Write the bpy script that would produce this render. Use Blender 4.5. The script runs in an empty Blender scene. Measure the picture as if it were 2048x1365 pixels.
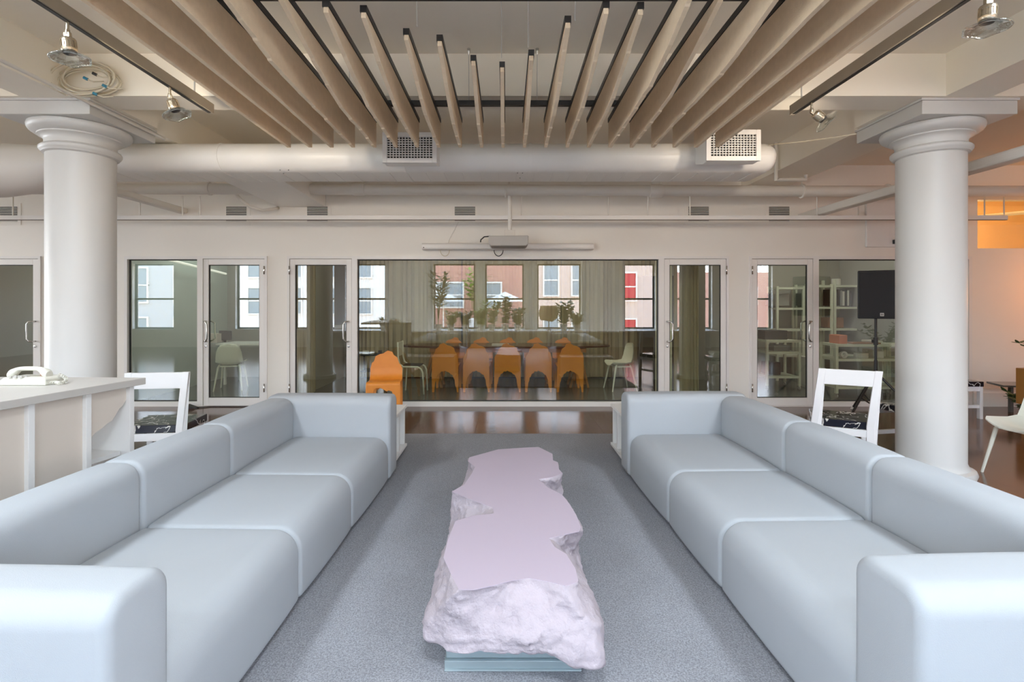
import bpy, bmesh, math, random
from mathutils import Vector, Matrix
PI = math.pi
SC = bpy.context.scene
COL = SC.collection
random.seed(7)

# ------------------------------------------------------------------ camera
F = 1024.0; CX, CY, EYE = 1012.0, 607.0, 1.5
cd = bpy.data.cameras.new('camera'); cam = bpy.data.objects.new('camera', cd); COL.objects.link(cam)
cam.location = (0, 0, EYE); cam.rotation_euler = (PI/2, 0, 0)
cd.sensor_width = 36; cd.lens = 36*F/2048
cd.shift_x = (1024-CX)/2048; cd.shift_y = -(682.5-CY)/2048
cd.clip_start = 0.05; cd.clip_end = 300
SC.camera = cam
def PX(px, Y): return (px-CX)*Y/F
def PZ(py, Y): return EYE+(CY-py)*Y/F

# ------------------------------------------------------------------ world, exposure
W = bpy.data.worlds.new('world'); SC.world = W; W.use_nodes = True
nt = W.node_tree; nt.nodes.clear()
wo = nt.nodes.new('ShaderNodeOutputWorld'); bg = nt.nodes.new('ShaderNodeBackground')
tc = nt.nodes.new('ShaderNodeTexCoord'); sx = nt.nodes.new('ShaderNodeSeparateXYZ'); rp = nt.nodes.new('ShaderNodeValToRGB')
mp = nt.nodes.new('ShaderNodeMapRange'); mp.inputs[1].default_value = -1; mp.inputs[2].default_value = 1
e = rp.color_ramp.elements
e[0].position = 0.0; e[0].color = (0.42, 0.38, 0.34, 1)
e[1].position = 1.0; e[1].color = (0.40, 0.62, 1.0, 1)
k = e.new(0.49); k.color = (0.50, 0.46, 0.42, 1)
k = e.new(0.52); k.color = (0.88, 0.94, 1.0, 1)
k = e.new(0.65); k.color = (0.64, 0.80, 1.0, 1)
nt.links.new(tc.outputs['Generated'], sx.inputs[0]); nt.links.new(sx.outputs[2], mp.inputs[0])
nt.links.new(mp.outputs[0], rp.inputs[0]); nt.links.new(rp.outputs[0], bg.inputs[0]); nt.links.new(bg.outputs[0], wo.inputs[0])
bg.inputs[1].default_value = 9.5
SC.view_settings.view_transform = 'Standard'; SC.view_settings.look = 'None'
SC.view_settings.gamma = 1; SC.view_settings.use_curve_mapping = False
SC.view_settings.exposure = 0.70
SC.cycles.use_denoising = True
SC.cycles.max_bounces = 10; SC.cycles.diffuse_bounces = 7; SC.cycles.glossy_bounces = 4
SC.cycles.transparent_max_bounces = 12; SC.cycles.sample_clamp_indirect = 6
SC.cycles.caustics_reflective = False; SC.cycles.caustics_refractive = False

def area(name, loc, rot, sx_, sy_, power, col=(1, 1, 1), portal=False):
    d = bpy.data.lights.new(name, 'AREA'); d.shape = 'RECTANGLE'; d.size = sx_; d.size_y = sy_
    d.energy = power; d.color = col
    o = bpy.data.objects.new(name, d); o.location = loc; o.rotation_euler = rot; COL.objects.link(o)
    if portal: d.cycles.is_portal = True
    return o
def point(name, loc, power, col, r=.12):
    d = bpy.data.lights.new(name, 'POINT'); d.energy = power; d.color = col; d.shadow_soft_size = r
    o = bpy.data.objects.new(name, d); o.location = loc; COL.objects.link(o); return o

# room numbers
WY = 7.45          # front face of the glazed wall
RY = -2.6          # inner face of the window wall behind the camera
CZ = 3.51          # ceiling
LX, RX = -14.0, 11.0
FY = 10.4          # far wall of the offices
# unseen area lights added for the side bays, the offices and the meeting room
area('added_daylight_left', (LX+.05, 4.4, 1.9), (0, -PI/2, 0), 2.2, 4.0, 250, (.86, .93, 1))  # daylight-coloured fill added out of view, no real window behind it
area('added_daylight_right', (RX-.05, 1.6, 1.9), (0, PI/2, 0), 2.2, 2.0, 12, (.86, .93, 1))  # same added fill from the right side
area('meeting_room_light', (0, 8.75, 3.3), (0, 0, 0), 5.4, 1.6, 23, (1, .93, .8))
area('office_light', (-4.6, 9.0, 3.3), (0, 0, 0), 1.2, .6, 16, (.93, 1, .98))
area('far_office_light', (-7.3, 9.0, 3.3), (0, 0, 0), 1.2, .6, 38, (.95, 1, .93))
area('workshop_light', (5.1, 9.0, 3.3), (0, 0, 0), 1.8, .6, 18, (1, .97, .9))
point('warm_lamp_light', (8.3, 6.6, 1.75), 21, (1, .36, .10))
point('warm_room_light', (8.0, 9.0, 2.7), 80, (1, .62, .3), .2)

# ------------------------------------------------------------------ materials
def srgb(r, g, b):
    f = lambda c: (c/255/12.92) if c/255 <= .04045 else ((c/255+.055)/1.055)**2.4
    return (f(r), f(g), f(b))
MATS = {}
def mat(name, c, rough=.6, metal=0, var=.05, vs=6, bump=0, bs=60, spec=.5, c2=None, emit=None, es=0, coat=0):
    m = bpy.data.materials.new(name); m.use_nodes = True
    n = m.node_tree; b = n.nodes['Principled BSDF']
    b.inputs['Roughness'].default_value = rough; b.inputs['Metallic'].default_value = metal
    b.inputs['Specular IOR Level'].default_value = spec; b.inputs['Coat Weight'].default_value = coat
    t = n.nodes.new('ShaderNodeTexCoord'); nz = n.nodes.new('ShaderNodeTexNoise'); nz.inputs['Scale'].default_value = vs
    nz.inputs['Detail'].default_value = 4
    n.links.new(t.outputs['Object'], nz.inputs['Vector'])
    mx = n.nodes.new('ShaderNodeMix'); mx.data_type = 'RGBA'
    c2 = c2 or tuple(x*(1-var*2) for x in c)
    mx.inputs[6].default_value = (*c, 1); mx.inputs[7].default_value = (*c2, 1)
    n.links.new(nz.outputs['Fac'], mx.inputs[0]); n.links.new(mx.outputs[2], b.inputs['Base Color'])
    if bump:
        n2 = n.nodes.new('ShaderNodeTexNoise'); n2.inputs['Scale'].default_value = bs; n2.inputs['Detail'].default_value = 5
        n.links.new(t.outputs['Object'], n2.inputs['Vector'])
        bp = n.nodes.new('ShaderNodeBump'); bp.inputs['Strength'].default_value = bump; bp.inputs['Distance'].default_value = .01
        n.links.new(n2.outputs['Fac'], bp.inputs['Height']); n.links.new(bp.outputs[0], b.inputs['Normal'])
    if emit:
        b.inputs['Emission Color'].default_value = (*emit, 1); b.inputs['Emission Strength'].default_value = es
    MATS[name] = m; return m
WALL = mat('wall_paint', (.86, .83, .77), .6, var=.015, vs=2, bump=.03, bs=40)
CEIL = mat('ceiling_paint', (.90, .83, .71), .7, var=.04, vs=1.2, bump=.05, bs=30)
BEAMM = mat('beam_paint', (.93, .87, .75), .6, var=.03, vs=1.5)
COLM = mat('column_paint', (.66, .655, .63), .42, var=.015, vs=2, bump=.04, bs=12)
FRAME = mat('white_frame_paint', (.82, .80, .77), .35, var=.01)
DUCTM = mat('duct_paint', (.92, .905, .86), .4, var=.02, vs=3)
PIPEM = mat('pipe_paint', (.76, .73, .67), .4, var=.03, vs=4)
SOFAM = mat('sofa_fabric', (.43, .452, .475), .85, var=.03, vs=3, bump=.12, bs=350, spec=.2)
PIPING = mat('sofa_piping', (.37, .39, .41), .8, var=.02, spec=.2)
PINK = mat('pink_table_top', (.52, .435, .51), .45, var=.01, vs=2)
PINKR = mat('pink_table_rough', (.46, .395, .425), .8, var=.02, vs=9, bump=1.0, bs=34)
STEEL = mat('blue_grey_steel', (.42, .50, .52), .28, .35, var=.04, vs=3)
FELT = mat('beige_felt', (.84, .675, .48), .95, var=.08, vs=26, bump=.25, bs=260, spec=.1)
BLACK = mat('black_metal', (.015, .013, .012), .4, var=.1)
BRZ = mat('bronze_track', (.30, .255, .20), .45, 0, var=.08)
BRASS = mat('brushed_nickel_brass', (.58, .50, .38), .25, .9, var=.08, vs=20)
CHROME = mat('satin_steel', (.62, .61, .58), .22, .95, var=.03)
DARK = mat('dark_gap', (.03, .03, .028), .7)
DARKG = mat('charcoal_plastic', (.022, .022, .025), .5, var=.1)
GREY = mat('grey_plastic', (.50, .48, .45), .5)
CABLE = mat('cream_cable', (.66, .59, .45), .5)
BLUEP = mat('blue_plug', (.03, .20, .30), .4)
ORNG = mat('orange_plywood', (.82, .30, .03), .45, var=.1, vs=7, c2=(.66, .21, .02))
CREAM = mat('cream_board', (.66, .585, .51), .6, var=.03, vs=2)
WLAM = mat('white_laminate', (.80, .79, .77), .35, var=.02)
PHONE = mat('ivory_plastic', (.70, .69, .61), .3, var=.01)
RUST = mat('amber_plastic', (.45, .13, .03), .4)
WCHAIR = mat('white_lacquer', (.86, .86, .86), .35, var=.01)
SHELL = mat('ivory_shell_plastic', (.78, .78, .68), .4, var=.02)
WOODD = mat('dark_table_wood', (.13, .045, .02), .25, var=.2, vs=4, coat=.3)
WOODM = mat('warm_trestle_wood', (.50, .22, .07), .4, var=.15, vs=5)
CURT = mat('taupe_curtain', (.48, .41, .28), .9, var=.06, vs=5)
CREAMP = mat('cream_partition', (.66, .64, .52), .6, var=.03)
OFFW = mat('grey_office_wall', (.34, .33, .30), .7, var=.03)
OFFG = mat('pale_green_partition', (.50, .56, .53), .6, var=.03)
OFLOOR = mat('office_floor', (.16, .17, .17), .18, var=.12, vs=2)
LEAF = mat('leaf_green', (.05, .14, .035), .45, var=.2, vs=9)
LEAFY = mat('leaf_lime', (.22, .38, .05), .45, var=.2, vs=9)
POT = mat('white_ceramic_pot', (.7, .68, .64), .4)
WPLANT = mat('amber_wood_planter', (.42, .18, .035), .45, var=.12, vs=4)
SHELFM = mat('cream_metal_shelf', (.72, .73, .62), .4, var=.02)
BOXG = mat('grey_carton', (.28, .28, .27), .7)
SALMON = mat('salmon_plastic', (.75, .25, .15), .5)
WOODT = mat('brown_worktop', (.35, .16, .08), .5, var=.1)
SHADE = mat('tan_lampshade', (.45, .30, .16), .8)
SMOKE = mat('smoked_slab', (.16, .16, .15), .12)
STONE = mat('pale_stone_facade', (.8, .78, .74), .8, var=.05, vs=2)
GREYB = mat('grey_render_facade', (.5, .5, .49), .8, var=.05, vs=2)
TAN = mat('tan_facade', (.68, .52, .43), .8, var=.08, vs=4)
REDF = mat('red_brown_facade', (.48, .24, .18), .8, var=.08, vs=4)
GLSB = mat('facade_window_glass', (.28, .33, .35), .15)
CANV = mat('white_canvas', (.8, .76, .68), .8)
ROOFT = mat('terrace_concrete', (.45, .43, .40), .85)

def m_glass(name, tint, ior):
    m = bpy.data.materials.new(name); m.use_nodes = True; n = m.node_tree; n.nodes.clear()
    o = n.nodes.new('ShaderNodeOutputMaterial'); t = n.nodes.new('ShaderNodeBsdfTransparent'); g = n.nodes.new('ShaderNodeBsdfGlossy')
    f = n.nodes.new('ShaderNodeFresnel'); mx = n.nodes.new('ShaderNodeMixShader')
    t.inputs[0].default_value = (*tint, 1); g.inputs['Roughness'].default_value = 0.0; g.inputs[0].default_value = (1, 1, 1, 1)
    f.inputs[0].default_value = ior
    geo = n.nodes.new('ShaderNodeNewGeometry'); mr = n.nodes.new('ShaderNodeMath'); mr.operation = 'MULTIPLY'
    inv = n.nodes.new('ShaderNodeMath'); inv.operation = 'SUBTRACT'; inv.inputs[0].default_value = 1
    n.links.new(geo.outputs['Backfacing'], inv.inputs[1]); n.links.new(inv.outputs[0], mr.inputs[0]); n.links.new(f.outputs[0], mr.inputs[1])
    n.links.new(mr.outputs[0], mx.inputs[0]); n.links.new(t.outputs[0], mx.inputs[1]); n.links.new(g.outputs[0], mx.inputs[2])
    n.links.new(mx.outputs[0], o.inputs[0]); return m
GLASS = m_glass('partition_glass', (.92, .95, .89), 2.3)
WGLASS = m_glass('window_glass', (.97, .98, .97), 1.35)
def m_clear():
    m = bpy.data.materials.new('clear_lamp_glass'); m.use_nodes = True; n = m.node_tree; n.nodes.clear()
    o = n.nodes.new('ShaderNodeOutputMaterial'); t = n.nodes.new('ShaderNodeBsdfTransparent'); g = n.nodes.new('ShaderNodeBsdfGlossy')
    lw = n.nodes.new('ShaderNodeLayerWeight'); lw.inputs[0].default_value = .4; mx = n.nodes.new('ShaderNodeMixShader')
    t.inputs[0].default_value = (.86, .88, .88, 1); g.inputs['Roughness'].default_value = .12; g.inputs[0].default_value = (.9, .93, .93, 1)
    tc_ = n.nodes.new('ShaderNodeTexCoord'); nz = n.nodes.new('ShaderNodeTexNoise'); nz.inputs['Scale'].default_value = 42
    bp = n.nodes.new('ShaderNodeBump'); bp.inputs['Strength'].default_value = .5; bp.inputs['Distance'].default_value = .01
    n.links.new(tc_.outputs['Object'], nz.inputs['Vector']); n.links.new(nz.outputs['Fac'], bp.inputs['Height'])
    n.links.new(bp.outputs[0], g.inputs['Normal']); n.links.new(bp.outputs[0], lw.inputs['Normal'])
    n.links.new(lw.outputs['Facing'], mx.inputs[0]); n.links.new(t.outputs[0], mx.inputs[1]); n.links.new(g.outputs[0], mx.inputs[2]); n.links.new(mx.outputs[0], o.inputs[0])
    return m
LGLASS = m_clear()

def m_floor():
    m = bpy.data.materials.new('brown_stone_tiles'); m.use_nodes = True; n = m.node_tree; b = n.nodes['Principled BSDF']
    t = n.nodes.new('ShaderNodeTexCoord'); mpn = n.nodes.new('ShaderNodeMapping'); mpn.inputs['Location'].default_value = (.36, .26, 0)
    n.links.new(t.outputs['Object'], mpn.inputs[0])
    br = n.nodes.new('ShaderNodeTexBrick'); br.offset = 0; br.inputs['Scale'].default_value = 1
    br.inputs['Brick Width'].default_value = .745; br.inputs['Row Height'].default_value = .745
    br.inputs['Mortar Size'].default_value = .0045; br.inputs['Mortar Smooth'].default_value = .1
    br.inputs['Color1'].default_value = (.165, .075, .04, 1); br.inputs['Color2'].default_value = (.135, .06, .034, 1)
    br.inputs['Mortar'].default_value = (.02, .012, .008, 1)
    n.links.new(mpn.outputs[0], br.inputs['Vector'])
    nz = n.nodes.new('ShaderNodeTexNoise'); nz.inputs['Scale'].default_value = 3; nz.inputs['Detail'].default_value = 6
    n.links.new(t.outputs['Object'], nz.inputs['Vector'])
    mx = n.nodes.new('ShaderNodeMix'); mx.data_type = 'RGBA'; mx.blend_type = 'MULTIPLY'; mx.inputs[0].default_value = .5
    n.links.new(br.outputs['Color'], mx.inputs[6]); n.links.new(nz.outputs['Fac'], mx.inputs[7]); n.links.new(mx.outputs[2], b.inputs['Base Color'])
    b.inputs['Roughness'].default_value = .13; b.inputs['Specular IOR Level'].default_value = .42
    bp = n.nodes.new('ShaderNodeBump'); bp.inputs['Strength'].default_value = .06; bp.inputs['Distance'].default_value = .01
    n.links.new(nz.outputs['Fac'], bp.inputs['Height']); n.links.new(bp.outputs[0], b.inputs['Normal'])
    return m
FLOORM = m_floor()
def m_carpet():
    m = bpy.data.materials.new('grey_carpet'); m.use_nodes = True; n = m.node_tree; b = n.nodes['Principled BSDF']
    t = n.nodes.new('ShaderNodeTexCoord')
    nz = n.nodes.new('ShaderNodeTexNoise'); nz.inputs['Scale'].default_value = 150; nz.inputs['Detail'].default_value = 3
    n2 = n.nodes.new('ShaderNodeTexNoise'); n2.inputs['Scale'].default_value = 2.2; n2.inputs['Detail'].default_value = 3
    for q in (nz, n2): n.links.new(t.outputs['Object'], q.inputs['Vector'])
    r = n.nodes.new('ShaderNodeValToRGB'); r.color_ramp.elements[0].position = .33; r.color_ramp.elements[1].position = .67
    r.color_ramp.elements[0].color = (.215, .217, .235, 1); r.color_ramp.elements[1].color = (.40, .405, .435, 1)
    n.links.new(nz.outputs['Fac'], r.inputs[0])
    mx = n.nodes.new('ShaderNodeMix'); mx.data_type = 'RGBA'; mx.blend_type = 'MULTIPLY'; mx.inputs[0].default_value = .12
    n.links.new(r.outputs[0], mx.inputs[6]); n.links.new(n2.outputs['Fac'], mx.inputs[7]); n.links.new(mx.outputs[2], b.inputs['Base Color'])
    b.inputs['Roughness'].default_value = 1; b.inputs['Specular IOR Level'].default_value = .1
    bp = n.nodes.new('ShaderNodeBump'); bp.inputs['Strength'].default_value = .5; bp.inputs['Distance'].default_value = .004
    n.links.new(nz.outputs['Fac'], bp.inputs['Height']); n.links.new(bp.outputs[0], b.inputs['Normal'])
    return m
CARPET = m_carpet()
def m_marble():
    m = bpy.data.materials.new('black_veined_marble'); m.use_nodes = True; n = m.node_tree; b = n.nodes['Principled BSDF']
    t = n.nodes.new('ShaderNodeTexCoord'); nz = n.nodes.new('ShaderNodeTexNoise'); nz.inputs['Scale'].default_value = 3.2
    nz.inputs['Detail'].default_value = 3; nz.inputs['Distortion'].default_value = 1.4
    n.links.new(t.outputs['Object'], nz.inputs['Vector'])
    a = n.nodes.new('ShaderNodeMath'); a.operation = 'SUBTRACT'; a.inputs[1].default_value = .5
    b2 = n.nodes.new('ShaderNodeMath'); b2.operation = 'ABSOLUTE'
    r = n.nodes.new('ShaderNodeValToRGB'); r.color_ramp.elements[0].color = (.75, .73, .68, 1); r.color_ramp.elements[1].color = (.012, .013, .022, 1)
    r.color_ramp.elements[0].position = .004; r.color_ramp.elements[1].position = .016
    n.links.new(nz.outputs['Fac'], a.inputs[0]); n.links.new(a.outputs[0], b2.inputs[0]); n.links.new(b2.outputs[0], r.inputs[0])
    n.links.new(r.outputs[0], b.inputs['Base Color']); b.inputs['Roughness'].default_value = .12
    return m
MARBLE = m_marble()
def m_brick():
    m = bpy.data.materials.new('brick_facade'); m.use_nodes = True; n = m.node_tree; b = n.nodes['Principled BSDF']
    t = n.nodes.new('ShaderNodeTexCoord'); mpn = n.nodes.new('ShaderNodeMapping'); mpn.inputs['Rotation'].default_value = (PI/2, 0, 0)
    br = n.nodes.new('ShaderNodeTexBrick'); br.inputs['Scale'].default_value = 3
    br.inputs['Color1'].default_value = (.42, .17, .12, 1); br.inputs['Color2'].default_value = (.50, .25, .18, 1); br.inputs['Mortar'].default_value = (.55, .48, .42, 1)
    n.links.new(t.outputs['Object'], mpn.inputs[0]); n.links.new(mpn.outputs[0], br.inputs['Vector']); n.links.new(br.outputs[0], b.inputs['Base Color'])
    b.inputs['Roughness'].default_value = .9; return m
BRICK = m_brick()

# ------------------------------------------------------------------ mesh helpers
def nb(): return bmesh.new()
def box(bm, x0, x1, y0, y1, z0, z1, M=None):
    v = [Vector((x, y, z)) for x in (x0, x1) for y in (y0, y1) for z in (z0, z1)]
    if M: v = [M @ p for p in v]
    v = [bm.verts.new(p) for p in v]
    for f in ((0, 1, 3, 2), (4, 6, 7, 5), (0, 4, 5, 1), (2, 3, 7, 6), (0, 2, 6, 4), (1, 5, 7, 3)):
        bm.faces.new([v[i] for i in f])
    return bm
def loft(bm, rings, cap=True, closed=True):
    R = [[bm.verts.new(p) for p in r] for r in rings]
    n = len(R[0])
    for a, b in zip(R[:-1], R[1:]):
        for i in range(n if closed else n-1):
            j = (i+1) % n
            bm.faces.new((a[i], a[j], b[j], b[i]))
    if cap and closed:
        bm.faces.new(R[0][::-1]); bm.faces.new(R[-1])
    return R
def tube(bm, pts, r, seg=8, cap=True):
    pts = [Vector(p) for p in pts]; rings = []
    rr = r if isinstance(r, (list, tuple)) else [r]*len(pts)
    prev = None
    for i, p in enumerate(pts):
        d = (pts[min(i+1, len(pts)-1)]-pts[max(i-1, 0)])
        d = d.normalized() if d.length > 1e-9 else Vector((0, 0, 1))
        if prev is None:
            u = d.orthogonal().normalized()
        else:
            u = (prev-d*prev.dot(d)); u = u.normalized() if u.length > 1e-6 else d.orthogonal().normalized()
        prev = u; w = d.cross(u)
        rings.append([p+(u*math.cos(a)+w*math.sin(a))*rr[i] for a in [2*PI*k/seg for k in range(seg)]])
    loft(bm, rings, cap); return bm
def lathe(bm, prof, c=(0, 0, 0), seg=32, cap=True, M=None):
    rings = []
    for r, z in prof:
        rg = [Vector((r*math.cos(2*PI*k/seg), r*math.sin(2*PI*k/seg), z)) for k in range(seg)]
        if M: rg = [M @ p for p in rg]
        rings.append([p+Vector(c) for p in rg])
    loft(bm, rings, cap); return bm
def prism(bm, poly, axis, a0, a1, M=None):
    """poly: 2D points; axis 'x' -> (y,z), 'y' -> (x,z), 'z' -> (x,y)"""
    def P(p, a):
        v = {'x': (a, p[0], p[1]), 'y': (p[0], a, p[1]), 'z': (p[0], p[1], a)}[axis]
        v = Vector(v); return M @ v if M else v
    loft(bm, [[P(p, a0) for p in poly], [P(p, a1) for p in poly]]); return bm
def rrect(u0, u1, v0, v1, rad, n=6):
    """rounded rectangle; rad = radii at (u0v0, u1v0, u1v1, u0v1)"""
    pts = []
    for (cu, cv, su, sv, a0, r) in ((u0, v0, 1, 1, PI, rad[0]), (u1, v0, -1, 1, 1.5*PI, rad[1]), (u1, v1, -1, -1, 0, rad[2]), (u0, v1, 1, -1, PI/2, rad[3])):
        r = max(r, 1e-4)
        for k in range(n+1):
            a = a0+PI/2*k/n
            pts.append((cu+su*r+r*math.cos(a), cv+sv*r+r*math.sin(a)))
    return pts
def inset(poly, d):
    n = len(poly); out = []
    for i in range(n):
        p0 = Vector(poly[i-1]); p = Vector(poly[i]); p1 = Vector(poly[(i+1) % n])
        j = i
        t = (p1-p0); t = t.normalized() if t.length > 1e-9 else Vector((1, 0))
        nrm = Vector((-t.y, t.x)); out.append(tuple(p+nrm*d))
    return out
def soft(bm, poly, axis, a0, a1, r=.02, crown=.0, n=4, mid=5):
    """extrude a rounded (CCW) profile with softened ends and a slight crown"""
    secs = []
    s = 1 if a1 > a0 else -1
    for k in range(n+1):
        t = PI/2*k/n; secs.append((a0+s*r*(1-math.cos(t)), r*(1-math.sin(t))))
    for k in range(1, mid):
        t = k/mid; secs.append((a0+s*r+(a1-a0-2*s*r)*t, -crown*math.sin(PI*t)**.6))
    for k in range(n, -1, -1):
        t = PI/2*k/n; secs.append((a1-s*r*(1-math.cos(t)), r*(1-math.sin(t))))
    rings = []
    for a, d in secs:
        q = inset(poly, d)
        rings.append([{'x': (a, p[0], p[1]), 'y': (p[0], a, p[1])}[axis] for p in q])
    loft(bm, rings); return bm
MW = {}
def obj(name, bm, m, parent=None, world=False, smooth=False, bevel=0, kind=None, label=None):
    bmesh.ops.recalc_face_normals(bm, faces=bm.faces)
    me = bpy.data.meshes.new(name); bm.to_mesh(me); bm.free()
    for mm in (m if isinstance(m, (list, tuple)) else [m]): me.materials.append(mm)
    if smooth:
        for p in me.polygons: p.use_smooth = True
    o = bpy.data.objects.new(name, me); COL.objects.link(o)
    if smooth == 'auto':
        try:
            me.set_sharp_from_angle(angle=math.radians(38))
        except Exception: pass
    if parent is not None:
        o.parent = parent
        if world and parent.name in MW: o.matrix_parent_inverse = MW[parent.name].inverted()
    if bevel:
        b = o.modifiers.new('bevel', 'BEVEL'); b.width = bevel; b.segments = 2; b.limit_method = 'ANGLE'
    if kind: o['kind'] = kind
    if label: o['label'] = label
    return o
def tag(o, label, cat, group=None):
    o['label'] = label; o['category'] = cat
    if group: o['group'] = group
    return o
def thing(name, label, cat, loc=(0, 0, 0), rz=0, group=None):
    o = bpy.data.objects.new(name, None); COL.objects.link(o); o.empty_display_size = .1
    o.location = loc; o.rotation_euler = (0, 0, rz); tag(o, label, cat, group)
    MW[o.name] = Matrix.Translation(loc) @ Matrix.Rotation(rz, 4, 'Z')
    return o
def dup(root, loc, rz, label, group=None):
    r = root.copy(); COL.objects.link(r); r.location = loc; r.rotation_euler = (0, 0, rz); r['label'] = label
    if group: r['group'] = group
    for ch in list(root.children):
        c = ch.copy(); COL.objects.link(c); c.parent = r
        for g in list(ch.children):
            d = g.copy(); COL.objects.link(d); d.parent = c
    return r
def struct(name, bm, m, **k): return obj(name, bm, m, kind='structure', **k)

# ================================================================== SETTING
bm = nb(); box(bm, LX-.2, RX+.2, RY-.3, WY+.12, -.12, 0); struct('floor', bm, FLOORM)
bm = nb(); box(bm, LX-.2, RX+.2, WY+.12, FY+.2, -.12, 0); struct('floor_offices', bm, OFLOOR)
bm = nb(); box(bm, LX-.2, RX+.2, RY-.3, FY+.3, CZ, CZ+.15); struct('ceiling', bm, CEIL)
# carpet
bm = nb(); box(bm, -2.25, 2.35, -1.9, 5.84, 0, .012); tag(obj('area_rug', bm, CARPET), 'large grey flecked rug under the two sofas and the pink table', 'rug')
# far wall of the offices
bm = nb(); box(bm, LX-.2, RX+.2, FY+.02, FY+.2, 0, CZ); struct('wall_far', bm, OFFW)
# side walls solid behind the added window frames
for nm, x0, x1 in (('wall_left', LX-.2, LX), ('wall_right', RX, RX+.2)):
    bm = nb(); box(bm, x0, x1, RY-.3, FY+.2, 0, CZ); struct(nm, bm, WALL)
# glazed wall (openings cut as boxes around them)
HT = 2.184
op = [(PX(-90, WY), PX(83, WY)), (PX(250, WY), PX(535, WY)), (PX(575, WY), PX(1457, WY)), (PX(1498, WY), PX(1942, WY))]
bm = nb()
T0, T1 = PX(1955, WY), 9.5; TZ0, TZ1 = PZ(497, WY), PZ(400, WY)
box(bm, LX, T0, WY, WY+.12, HT, CZ); box(bm, T0, T1, WY, WY+.12, HT, TZ0); box(bm, T0, T1, WY, WY+.12, TZ1, CZ); box(bm, T1, RX, WY, WY+.12, HT, CZ)
xs = [LX]+[v for a in op for v in a]+[RX]
for a, b in zip(xs[0::2], xs[1::2]): box(bm, a, b, WY, WY+.12, 0, HT)
struct('wall_back', bm, WALL)
bm = nb(); box(bm, PX(1942, WY)+.02, RX, WY-.02, WY-.001, 0, .27); box(bm, PX(1942, WY)+.02, RX, WY-.03, WY-.02, 0, .2)
struct('baseboard_back', bm, WALL)
# transom to the warm room
bm = nb(); box(bm, T0, T1, WY+.05, WY+.06, TZ0, TZ1); struct('window_20', bm, GLASS)
ORW = mat('orange_room_paint', (.80, .50, .22), .7)
bm = nb(); box(bm, 6.9, RX, FY-.3, FY-.02, 0, CZ); struct('wall_warm_room', bm, ORW)
bm = nb(); tube(bm, [(7.2, 8.8, 2.9), (8.8, 8.2, 3.0)], .03); tag(obj('warm_room_pipe', bm, PIPEM), 'cream pipe inside the orange lit room behind the high glass panel', 'pipe')
# partitions
for nm, x, y0, m in (('wall_partition_far_left', -5.72, WY+.12, OFFG), ('wall_partition_left', -3.35, WY+.12, OFFW), ('wall_partition_right', 3.36, WY+.12, OFFW), ('wall_partition_far_right', 6.84, WY+.12, OFFW)):
    bm = nb(); box(bm, x-.05, x+.05, y0, FY+.02, 0, CZ); struct(nm, bm, m)

# glazing
def frame_rect(bm, x0, x1, z0, z1, w, y0, y1, wb=None):
    wb = wb or w
    box(bm, x0, x0+w, y0, y1, z0, z1); box(bm, x1-w, x1, y0, y1, z0, z1)
    box(bm, x0+w, x1-w, y0, y1, z1-w, z1); box(bm, x0+w, x1-w, y0, y1, z0, z0+wb)
wn = [0]; dn = [0]
def fixed_pane(x0, x1):
    wn[0] += 1
    bm = nb(); frame_rect(bm, x0, x1, 0.0, HT, .045, WY-.02, WY+.08, .07)
    o = struct('window_%d' % wn[0], bm, FRAME)
    bm = nb(); box(bm, x0+.045, x1-.045, WY+.030, WY+.038, .07, HT-.045); obj('pane', bm, GLASS, o)
    bm = nb(); frame_rect(bm, x0+.045, x1-.045, .07, HT-.045, .014, WY+.022, WY+.046); obj('gasket', bm, DARK, o, label='black rubber gasket')
def pull(x, y, s):
    bm = nb(); z0, z1 = PZ(683, WY), PZ(643, WY); dx = .055*s
    pts = [(x, y, z1), (x, y-.05, z1), (x+dx*.6, y-.075, z1-.005), (x+dx, y-.08, z1-.04), (x+dx, y-.08, z0+.04), (x+dx*.6, y-.075, z0+.005), (x, y-.05, z0), (x, y, z0)]
    tube(bm, pts, .011, 8); return bm
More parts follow.
